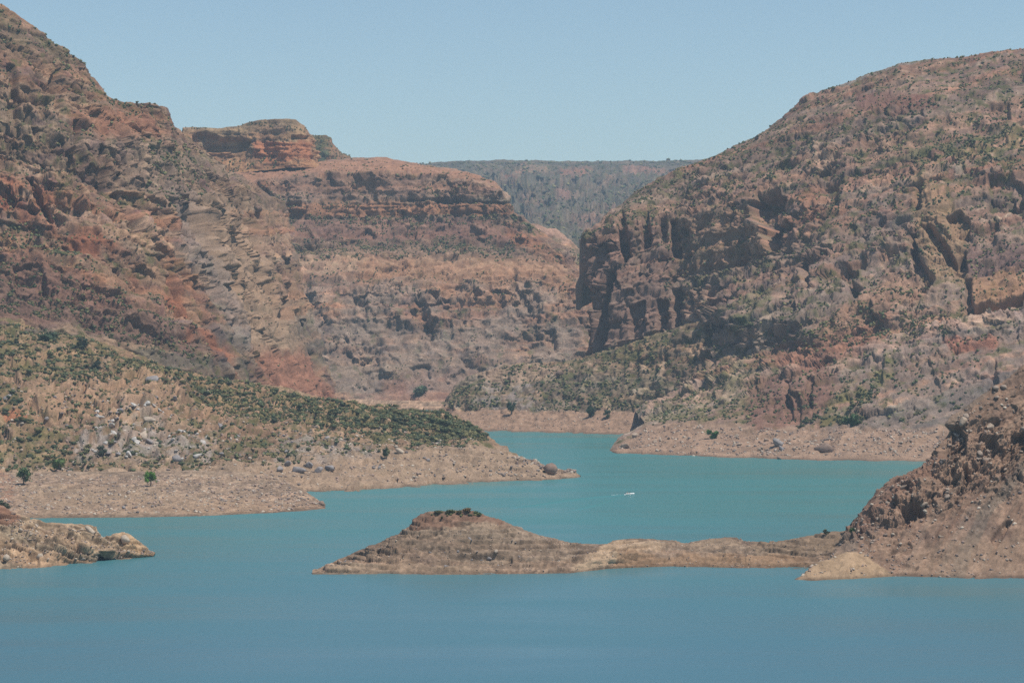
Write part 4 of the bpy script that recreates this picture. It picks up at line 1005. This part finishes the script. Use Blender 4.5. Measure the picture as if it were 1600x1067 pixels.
def tree(S, px, py, h, w, tone, label, seed, cat='tree', name='tree', bare=0.3):
    i = near_vert(S, px, py)
    base = S['Y'][i]
    rr = np.random.RandomState(seed)
    root = link(name, None, loc=base)
    tag(root, label, cat)
    parts = [tube((0, 0, -0.6), (0.05 * h, 0, h * 0.45), 0.045 * h, 0.03 * h, 7), tube((0.05 * h, 0, h * 0.43), (0, 0.03 * h, h * 0.85), 0.03 * h, 0.01 * h, 6)]
    cen = []
    for k in range(9):
        a = rr.rand() * 6.28; z = h * (bare + (0.92 - bare) * rr.rand()); q = w * 0.42 * math.sqrt(max(0.08, 1 - ((z / h - 0.6) / 0.5) ** 2)) * (0.4 + 0.6 * rr.rand())
        c = (math.cos(a) * q, math.sin(a) * q, z); cen.append(c)
        parts.append(tube((0.03 * h, 0, h * (0.2 + 0.3 * rr.rand())), c, 0.016 * h, 0.006 * h, 5))
    V, T = join(parts)
    link('trunk', fast_mesh('trunk', V, tris=T, mat=BRK), root)
    parts = []
    for k, c in enumerate(cen):
        V, T = lump(1, w * 0.17 * (0.8 + 0.5 * rr.rand()), 0.85, seed * 50 + k, 0.5); parts.append((V + np.array(c, f32), T))
    n = 900
    ci = np.array(cen)[rr.randint(0, len(cen), n)]
    c = ci + rr.normal(size=(n, 3)) * np.array([w, w, h * 0.75]) * 0.115
    c = c[c[:, 2] > h * bare * 0.6]; n = len(c)
    tri = (rr.normal(size=(n, 3, 3)) * 0.05 * (w + 1.5) + c[:, None, :]).reshape(-1, 3)
    parts.append((tri.astype(f32), np.arange(n * 3, dtype=np.int32).reshape(-1, 3)))
    V, T = join(parts)
    col = np.array(tone, f32) * (0.7 + 0.6 * np.repeat(rr.rand(len(V) // 3 + 1), 3)[:len(V)])[:, None]
    link('crown', fast_mesh('crown', V, tris=T, mat=M_LEAF, col=col), root)

tree(HB, 37, 757, 10.0, 9.0, (0.09, 0.135, 0.055), 'tall light green tree standing on the reddish scree at the left edge', 1)
tree(HL, 92, 735, 9.5, 9.0, (0.10, 0.15, 0.05), 'broad bright green tree at the foot of the overgrown gully, right of the tall one', 2)
tree(HB, 235, 759, 8.0, 7.5, (0.09, 0.19, 0.03), 'vivid green rounded tree alone at the top of the bare left beach', 3)
tree(HL, 158, 712, 6.0, 6.5, (0.06, 0.075, 0.045), 'dark rounded bush in front of the whitish rock band', 4, 'bush', 'bush', 0.1)
tree(HL, 603, 716, 8.0, 4.5, (0.06, 0.09, 0.045), 'narrow dark green tree on the bare flank of the spit', 5)
tree(HL, 75, 535, 9, 13, (0.06, 0.085, 0.045), 'wide dark green bush highest on the left slope under the layered red cliff', 6, 'bush', 'bush', 0.05)
tree(HL, 127, 545, 8, 9, (0.055, 0.07, 0.045), 'dark bush on the left slope, right of the widest one', 7, 'bush', 'bush', 0.05)
tree(HL, 152, 578, 6, 7, (0.05, 0.065, 0.045), 'dark round bush halfway down the left slope over the ravine', 8, 'bush', 'bush', 0.05)
tree(RM, 1113, 685, 6.5, 9.5, (0.07, 0.15, 0.035), 'bright green bush alone on the bare shore band of the right mountain', 9, 'bush', 'bush', 0.05)
tree(MH, 799, 648, 17, 9, (0.055, 0.09, 0.05), 'tall dark green tree at the foot of the low hill in the canyon gap', 10)
tree(MH, 922, 652, 10, 10, (0.055, 0.085, 0.045), 'dark green tree near the shore band of the low hill, right of the tallest one', 11)
tree(MH, 948, 654, 8, 7, (0.06, 0.09, 0.05), 'smaller green tree just above the beach, rightmost below the low hill', 12)
tree(NR, 1331, 833, 2.6, 2.6, (0.06, 0.10, 0.035), 'small green bush in the notch where the isthmus meets the near right slope', 13, 'bush', 'bush', 0.05)
tree(IS, 1291, 834, 1.8, 2.6, (0.08, 0.09, 0.05), 'tiny grey green bush on the isthmus ridge near its right end', 14, 'bush', 'bush', 0.05)
tree(NL, 4, 796, 4.5, 6, (0.07, 0.08, 0.05), 'grey green bush on top of the near left outcrop', 15, 'bush', 'bush', 0.05)
tree(WC, 655, 617, 10, 20, (0.08, 0.11, 0.06), 'wide green thicket at the foot of the central cliff behind the spit', 16, 'bush', 'bush', 0.0)
tree(RM, 1330, 664, 9, 14, (0.06, 0.10, 0.035), 'large dark green bush at the end of the grassy strip over the right shore', 17, 'bush', 'bush', 0.05)
for k, (x, y, s) in enumerate([(684, 801, 1.6), (704, 799, 2.0), (729, 799, 2.2), (746, 803, 2.0), (716, 800, 1.3)]):
    tree(IS, x, y + 2, s * 0.8, s * 1.7, [(0.13,0.12,0.06), (0.10,0.11,0.05), (0.20,0.13,0.06), (0.10,0.12,0.05), (0.14,0.12,0.06)][k],
         ['leftmost low bush on the island top', 'dark green bush second from the left on the island top', 'rusty orange bush on the island top', 'rounded green bush at the right end of the island top', 'smallest bush in the middle of the island top'][k], 20 + k, 'bush', 'bush', 0.05)

# ---- boulders
ROCKS = [rock_shape(i) for i in range(10)]
def boulder_mat_col(c, n, seed):
    return np.array(c, f32) * (0.85 + 0.3 * np.random.RandomState(seed).rand(n))[:, None]
BM = {}
def boulder_mesh(k, cname):
    if (k, cname) not in BM:
        V, T = ROCKS[k]
        BM[(k, cname)] = fast_mesh('boulder', V, tris=T, mat=M_NEAR, col=boulder_mat_col(dict(pale=(0.44,0.35,0.27), grey=(0.27,0.24,0.23), brown=(0.25,0.17,0.13), tan=(0.37,0.28,0.21), chalk=(0.46,0.42,0.38), dun=(0.30,0.23,0.18))[cname], len(V), k))
    return BM[(k, cname)]
def boulder(S, px, py, w, cname, label, seed, group=None, tall=1.0, i=None):
    if i is None: i = near_vert(S, px, py)
    rr = np.random.RandomState(seed)
    o = link('boulder', boulder_mesh(seed % 10, cname), loc=S['Y'][i] + np.array([0, 0, w * 0.2]))
    o.scale = (w * 0.5, w * 0.5 * (0.8 + 0.3 * rr.rand()), w * 0.5 * tall); o.rotation_euler = (rr.rand() * 0.5, rr.rand() * 0.5, rr.rand() * 6.28)
    return tag(o, label, 'boulder', group)

named = [
    (HL, 437, 736, 7, 'grey', 'grey boulder leftmost in the row on the shore slope behind the bare point'),
    (HL, 450, 726, 6, 'grey', 'grey boulder set highest in the row behind the bare point'),
    (HL, 469, 739, 9, 'grey', 'largest grey block of the row on the shore slope behind the bare point'),
    (HL, 484, 729, 7, 'grey', 'upright grey boulder between the two biggest blocks behind the bare point'),
    (HL, 497, 738, 8, 'grey', 'second large grey block from the right in the row behind the bare point'),
    (HL, 518, 735, 7, 'grey', 'rightmost tilted dark slab of the row behind the bare point'),
    (HL, 775, 709, 6, 'brown', 'reddish brown block below the shrubs near the end of the spit'),
    (HL, 808, 725, 4.5, 'brown', 'brown boulder halfway down the narrow end of the spit'),
    (HL, 862, 740, 11, 'brown', 'broad dark brown rock on the low tip of the spit'),
    (HL, 624, 708, 6.5, 'pale', 'pale grey boulder right of the narrow tree on the spit'),
    (HL, 240, 602, 15, 'grey', 'long dark blue-grey rock under the green slope above the whitish outcrop'),
    (HL, 224, 686, 10, 'pale', 'large whitish boulder in the middle of the pale outcrop'),
    (HL, 234, 660, 8, 'pale', 'rounded whitish boulder topmost on the pale outcrop'),
    (HL, 276, 720, 9, 'grey', 'blue-grey boulder at the right foot of the pale outcrop'),
    (HL, 14, 626, 8, 'grey', 'dark slanted boulder near the left edge under the green slope'),
    (HL, 108, 740, 5, 'grey', 'single grey stone at the top of the left beach by the broad bright tree'),
    (HB, 502, 789, 5, 'brown', 'dark rock at the very tip of the bare left beach'),
    (HB, 193, 795, 3.0, 'grey', 'small dark stone low on the left beach near the water'),
    (HB, 283, 757, 4.0, 'pale', 'pale stone right of the vivid green tree on the left beach'),
    (RM, 1215, 696, 10, 'grey', 'long grey boulder on the bare shore band under the red cliff'),
    (RM, 1288, 706, 14, 'brown', 'big dark shaded rock near the waterline under the right mountain'),
    (RM, 1222, 703, 6, 'grey', 'smaller grey boulder just below the long grey one'),
    (RM, 975, 700, 9, 'tan', 'tan rock at the left tip of the right shore band'),
    (RM, 993, 685, 10, 'tan', 'tan rock above the left tip of the right shore band'),
    (RM, 1217, 717, 5, 'brown', 'small dark rock at the waterline under the red cliff'),
    (MH, 874, 588, 12, 'brown', 'dark isolated block high on the low hill in the canyon gap'),
    (IS, 716, 862, 1.8, 'grey', 'grey block above the long dark ledge on the island'),
    (IS, 776, 862, 2.4, 'pale', 'pale boulder right of the grey block above the island ledge'),
    (IS, 706, 870, 3.0, 'grey', 'largest grey block at the left end of the long ledge on the island'),
    (IS, 732, 872, 2.6, 'grey', 'second grey block of the long ledge on the island'),
    (IS, 765, 874, 2.8, 'grey', 'grey block at the right end of the long ledge on the island'),
    (IS, 1158, 842, 1.4, 'brown', 'small dark stone on the crest of the isthmus'),
    (NR, 1436, 790, 4.5, 'tan', 'blocky tan boulder overhanging the dark hollow on the near right slope'),
    (NR, 1548, 672, 6.5, 'tan', 'big rounded boulder right of the cave on the near right slope'),
    (NR, 1505, 662, 6.0, 'tan', 'block capping the cave on the near right slope'),
    (NR, 1350, 852, 1.6, 'brown', 'small dark rock above the sand cone on the near right slope'),
    (NL, 195, 846, 6, 'pale', 'big cream boulder near the tip of the near left outcrop'),
    (NL, 62, 872, 4.5, 'pale', 'pale block at the waterline of the near left outcrop'),
    (NL, 12, 876, 4.5, 'pale', 'pale slab at the left edge of the near left outcrop'),
    (NL, 140, 834, 5, 'pale', 'flat cream slab on the crest of the near left outcrop'),
    (NL, 20, 806, 3.0, 'brown', 'dark red stone on top of the near left outcrop'),
]
for k, (S, x, y, w, cn, lab) in enumerate(named):
    boulder(S, x, y, w, cn, lab, k, tall=1.05)

BV = [
    (NR, [(1340,830),(1400,760),(1470,720),(1490,660),(1600,580),(1620,700),(1500,790),(1400,820)], 60, (1.4, 4.6), 'dun', 'angular tan boulder', 'loose boulders on the near right slope', 0.0),
    (NL, [(-20,830),(60,820),(150,835),(230,862),(150,876),(60,884),(-20,886)], 40, (1.2, 3.4), 'pale', 'pale angular block', 'loose blocks on the near left outcrop', -0.2),
    (IS, [(510,890),(640,838),(760,830),(860,860),(900,880),(700,892)], 26, (0.7, 1.9), 'grey', 'grey stone', 'loose stones on the island', -0.1),
    (HL, [(560,720),(740,700),(800,716),(880,742),(800,746),(600,752)], 40, (1.4, 4.0), 'grey', 'grey boulder', 'boulders on the bare flank of the spit', 0.0),
    (HL, [(150,650),(240,640),(330,690),(330,722),(180,725),(120,700)], 90, (1.5, 7.0), 'chalk', 'whitish boulder', 'boulders of the pale outcrop', -0.3),
    (HL, [(20,610),(180,600),(330,660),(560,690),(500,714),(330,722),(150,722),(60,680)], 60, (1.8, 5.5), 'grey', 'grey boulder', 'boulders among the shrubs of the left headland', -0.1),
    (RM, [(980,690),(1300,680),(1300,712),(1000,706)], 36, (2.0, 5.0), 'tan', 'tan boulder', 'boulders on the right shore band', 0.0),
]
B_ITEMS = []
for vi, (S, poly, cnt, (s0, s1), cn, look, grp, th) in enumerate(BV):
    ids = pick(S, poly, cnt, 0.9, 16, th, seed=200 + vi)
    rr = np.random.RandomState(400 + vi)
    for k, i in enumerate(ids):
        w = s0 + (s1 - s0) * rr.rand() ** 2
        o = boulder(S, 0, 0, w, cn, None, 1000 + vi * 100 + k, i=int(i), tall=0.8)
        bx_, by_ = to_px(S['Y'][int(i)])
        size = 'large' if w > s0 + 0.45 * (s1 - s0) else 'mid-sized' if w > s0 + 0.15 * (s1 - s0) else 'small'
        B_ITEMS.append((float(bx_), float(by_), o, f'{size} {look}', grp))
describe(B_ITEMS, 'boulder')

STN = []
for vi, (S, poly, cnt, (s0, s1), th) in enumerate([
        (HB, [(-60,740),(430,745),(508,790),(420,800),(-60,806)], 3400, (0.3, 1.5), -0.2),
        (HL, [(-60,735),(520,712),(740,698),(900,742),(740,752),(430,770)], 2300, (0.4, 1.7), -0.2),
        (HL, [(-60,600),(300,600),(560,672),(760,690),(520,716),(-60,740)], 2200, (0.4, 1.8), -0.1),
        (RM, [(960,702),(1010,668),(1480,670),(1470,716),(1100,712)], 1700, (0.5, 1.9), -0.1),
        (IS, [(490,894),(650,820),(760,815),(950,850),(1300,835),(1300,885),(900,893)], 2600, (0.12, 0.55), -0.2),
        (NR, [(1245,903),(1330,830),(1480,660),(1640,560),(1640,900)], 1500, (0.25, 1.2), -0.1),
        (NL, [(-60,790),(60,818),(240,864),(60,884),(-60,886)], 1400, (0.2, 0.9), -0.3),
        (MH, [(720,670),(720,640),(1060,640),(1060,676)], 500, (0.5, 1.4), -0.1)]):
    ids = pick(S, poly, cnt, 0.92, 8, th, seed=300 + vi)
    rr = np.random.RandomState(500 + vi)
    for i in ids: STN.append((S, i, s0 + (s1 - s0) * rr.rand() ** 3, rr.randint(1 << 30)))
LROCK = [rock_shape(50 + i, 1) for i in range(10)]
SC = [(0.40,0.31,0.24), (0.28,0.21,0.17), (0.46,0.38,0.30), (0.20,0.165,0.15), (0.33,0.23,0.18)]
scatter_mesh('stones', STN, LROCK, lambda r_: np.array(SC[r_ % 5]) * (0.85 + 0.3 * ((r_ >> 7) % 100) / 100), M_NEAR,
             'loose stones strewn over the bare beaches and slopes', 0.1)

# ------------------------------------------------------------------ motor boat with its wake
def simple_mat(name, col, rough=0.5):
    m, _, b_ = new_mat(name); b_.inputs['Base Color'].default_value = (*col, 1); b_.inputs['Roughness'].default_value = rough
    return m
M_WHITE = simple_mat('gelcoat', (0.82, 0.82, 0.80), 0.25); M_DARK = simple_mat('dark_plastic', (0.03, 0.03, 0.035), 0.4)
M_ORANGE = simple_mat('orange_cloth', (0.55, 0.16, 0.05), 0.8); M_SKIN = simple_mat('skin', (0.35, 0.19, 0.12), 0.6)
M_SEAT = simple_mat('seat_vinyl', (0.5, 0.36, 0.24), 0.5); M_GLASS = simple_mat('windscreen', (0.05, 0.07, 0.08), 0.08)
bD = water_D(772.5); bx = (984 - CX) / F_PX * bD
boat = link('motor_boat', None, loc=(bx, bD, 0.12)); boat.rotation_euler = (0, 0, math.radians(14))
tag(boat, 'small white motor boat crossing the lake with two people aboard', 'boat')
# hull loft along x, bow at +x
st = np.linspace(-2.7, 3.0, 15); V = []
for x in st:
    t_ = (x + 2.7) / 5.7
    hw = 1.12 * (1 - max(0, (t_ - 0.45) / 0.55) ** 2.2) + 0.02
    sh = 0.62 + 0.35 * t_ ** 2
    keel = -0.28 + 0.6 * max(0, t_ - 0.6) ** 1.5
    V += [(x, -hw * 0.86, sh - 0.05), (x, -hw, sh), (x, -hw * 0.8, 0.08), (x, 0, keel), (x, hw * 0.8, 0.08), (x, hw, sh), (x, hw * 0.86, sh - 0.05), (x, hw * 0.62, 0.25 if 0.1 < t_ < 0.62 else sh - 0.02), (x, -hw * 0.62, 0.25 if 0.1 < t_ < 0.62 else sh - 0.02)]
V = np.array(V, f32); q = []
for i in range(14):
    for k in range(9):
        a, b2 = i * 9 + k, i * 9 + (k + 1) % 9
        q.append((a, b2, b2 + 9, a + 9))
link('hull', fast_mesh('hull', V, quads=np.array(q), mat=M_WHITE), boat)
tr = np.array([[0, k, k + 1] for k in range(1, 8)])
link('transom', fast_mesh('transom', V[:9] + np.array([-0.01, 0, 0], f32), tris=tr, mat=M_WHITE), boat)
def box_mesh(name, sx, sy, sz, mat, bev=0.04):
    import bmesh
    bm = bmesh.new(); bmesh.ops.create_cube(bm, size=1)
    for v in bm.verts: v.co.x *= sx; v.co.y *= sy; v.co.z *= sz
    bmesh.ops.bevel(bm, geom=bm.edges[:], offset=bev, segments=2, affect='EDGES')
    me = bpy.data.meshes.new(name); bm.to_mesh(me); bm.free(); me.materials.append(mat); return me
o = link('windscreen', box_mesh('windscreen', 0.06, 1.5, 0.5, M_GLASS, 0.02), boat, (0.75, 0, 1.05)); o.rotation_euler = (0, -0.5, 0)
link('console', box_mesh('console', 0.5, 0.6, 0.6, M_WHITE), boat, (0.45, -0.35, 0.6))
for x, y in ((-0.3, -0.4), (-0.3, 0.4), (-1.6, 0)):
    link('seat', box_mesh('seat', 0.5, 0.5 if y else 1.5, 0.45, M_SEAT), boat, (x, y, 0.5))
om = link('outboard_motor', box_mesh('outboard_motor', 0.45, 0.4, 0.55, M_DARK, 0.08), boat, (-2.95, 0, 0.85))
link('motor_leg', box_mesh('motor_leg', 0.2, 0.16, 1.0, M_DARK, 0.03), om, (0, 0, -0.7))

def person(loc, rz, shirt, label):
    """seated figure: one skinned body grown along a skeleton"""
    root = link('person', None, loc=loc); root.rotation_euler = (0, 0, rz)
    tag(root, label, 'person')
    J = [(0,0,0,.15), (0.02,0,.22,.15), (0.0,0,.45,.17), (0,0,.56,.07), (0.02,0,.66,.10), (0.03,0,.76,.085),
         (0,.19,.46,.065), (0.12,.25,.24,.05), (0.36,.16,.22,.04), (0,-.19,.46,.065), (0.12,-.25,.24,.05), (0.36,-.16,.22,.04),
         (0.42,.12,0.02,.085), (0.46,.12,-.42,.055), (0.6,.12,-.44,.045), (0.42,-.12,0.02,.085), (0.46,-.12,-.42,.055), (0.6,-.12,-.44,.045)]
    E = [(0,1),(1,2),(2,3),(3,4),(4,5),(2,6),(6,7),(7,8),(2,9),(9,10),(10,11),(0,12),(12,13),(13,14),(0,15),(15,16),(16,17)]
    me = bpy.data.meshes.new('body'); me.from_pydata([j[:3] for j in J], E, [])
    body = link('body', me, root)
    body.modifiers.new('skin', 'SKIN'); 
    for v, j in zip(me.skin_vertices[0].data, J): v.radius = (j[3], j[3])
    me.skin_vertices[0].data[0].use_root = True
    body.modifiers.new('sub', 'SUBSURF').render_levels = 1
    body.modifiers['skin'].use_smooth_shade = True
    me.materials.append(M_SKIN)
    # shirt: open tapered shell round the chest
    n = 12; V = []
    for z, rx, ry in ((0.0, .17, .2), (.2, .165, .2), (.42, .17, .25), (.53, .1, .13)):
        for k in range(n):
            a = 2 * math.pi * k / n; V.append((rx * math.cos(a), ry * math.sin(a), z))
    q = [(r * n + k, r * n + (k + 1) % n, (r + 1) * n + (k + 1) % n, (r + 1) * n + k) for r in range(3) for k in range(n)]
    link('shirt', fast_mesh('shirt', np.array(V, f32), quads=np.array(q), mat=shirt, smooth=True), root)
    V, T = lump(2, 0.115, 1.0, 5, 0.05); V = V[:, :] + np.array([-0.015, 0, 0.75], f32)
    link('hair', fast_mesh('hair', V, tris=T, mat=M_DARK), root)
def boat_pt(x, y, z):
    a = math.radians(14); return (bx + x * math.cos(a) - y * math.sin(a), bD + x * math.sin(a) + y * math.cos(a), 0.12 + z)
person(boat_pt(-0.3, -0.4, 0.86), math.radians(14), M_DARK, 'person in a dark top seated at the helm of the white boat')
person(boat_pt(-1.6, 0.1, 0.86), math.radians(14), M_ORANGE, 'person in an orange top seated at the stern of the white boat')

# foam wake: churned ribbon just behind the boat, then two long low swells
def foam_material():
    m, t, b_ = new_mat('foam'); N, L = t.nodes, t.links
    b_.inputs['Base Color'].default_value = (0.75, 0.8, 0.8, 1); b_.inputs['Roughness'].default_value = 0.8
    return m
rr = np.random.RandomState(3)
Vs, Ts, o_ = [], [], 0
wdir = np.array([-math.cos(math.radians(9)), -math.sin(math.radians(20)), 0])
wdir = np.array([-0.93, -0.36, 0.0])
side = np.array([-wdir[1], wdir[0], 0])
for k in range(360):
    t_ = rr.rand() ** 1.6
    p = np.array([bx - 2.9, bD - 0.6, 0.0]) + wdir * t_ * 9 + side * rr.normal() * (0.35 + 0.5 * t_)
    V, T = lump(1, 0.42 * (1.25 - t_) * (0.5 + rr.rand()), 0.28, 700 + k % 30, 0.4)
    Vs.append(V + p + np.array([0, 0, 0.03])); Ts.append(T + o_); o_ += len(V)
tag(link('wake_foam', fast_mesh('wake_foam', np.concatenate(Vs), tris=np.concatenate(Ts), mat=foam_material())), 'white foam churned up behind the motor boat', kind='stuff')
# old wake swells: long low ridges curving away from the boat over the lake surface
pts_a = [(975,773.5),(930,777),(880,783),(830,790),(780,796)]
pts_b = [(976,774.5),(950,783),(930,790),(905,795),(880,799)]
Vs, Qs, o_ = [], [], 0
for pts, hgt in ((pts_a, 0.7), (pts_b, 0.6)):
    x = np.array([p[0] for p in pts], float)[::-1]; y = np.array([p[1] for p in pts], float)[::-1]
    xx = np.linspace(x[0], x[-1], 90); yy = np.interp(xx, x, y)
    Dd = water_D(yy); cx_ = (xx - CX) / F_PX * Dd
    prof = np.array([(-3, -0.05), (-1.5, 0.3), (0, 1.0), (1.5, 0.3), (3, -0.05)])
    fade = np.clip(np.linspace(0, 1, 90) * 3, 0.02, 1)
    for j in range(90):
        for a, hh in prof: Vs.append((cx_[j], Dd[j] + a, hh * hgt * fade[j] - (0.02 if hh > 0 else 0.1)))
    for j in range(89):
        for k in range(4):
            a = o_ + j * 5 + k; Qs.append((a, a + 1, a + 6, a + 5))
    o_ += 90 * 5
tag(link('wake_swell', fast_mesh('wake_swell', np.array(Vs, f32), quads=np.array(Qs), mat=mw, smooth=True)), 'low swell lines spreading over the lake behind the motor boat', kind='stuff')

# ------------------------------------------------------------------ haze: one closed box of thin air
V = np.array([(x, y, z) for z in (-11, 900) for y in (-500, 12000) for x in (-5400, 5400)], f32)
q = np.array([(0, 2, 3, 1), (4, 5, 7, 6), (0, 1, 5, 4), (2, 6, 7, 3), (0, 4, 6, 2), (1, 3, 7, 5)])
mh, t, b = new_mat('haze_air')
t.nodes.remove(b)
pv = t.nodes.new('ShaderNodeVolumePrincipled')
pv.inputs['Color'].default_value = (*HAZE_COLOR, 1); pv.inputs['Density'].default_value = HAZE_DENSITY
pv.inputs['Anisotropy'].default_value = 0.0
t.links.new(pv.outputs[0], t.nodes['Material Output'].inputs['Volume'])
tag(link('haze', fast_mesh('haze', V, quads=q, mat=mh)), 'thin blue summer haze filling the canyon air', kind='stuff')

print('TRIS', sum(len(o.data.polygons) * (2 if len(o.data.polygons) and len(o.data.polygons[0].vertices) == 4 else 1) for o in scene.objects if o.type == 'MESH'))

if 0:
    for o in sorted([o for o in scene.objects if o.type == 'MESH'], key=lambda o: -len(o.data.polygons))[:20]: print('BIG', o.name, len(o.data.polygons))
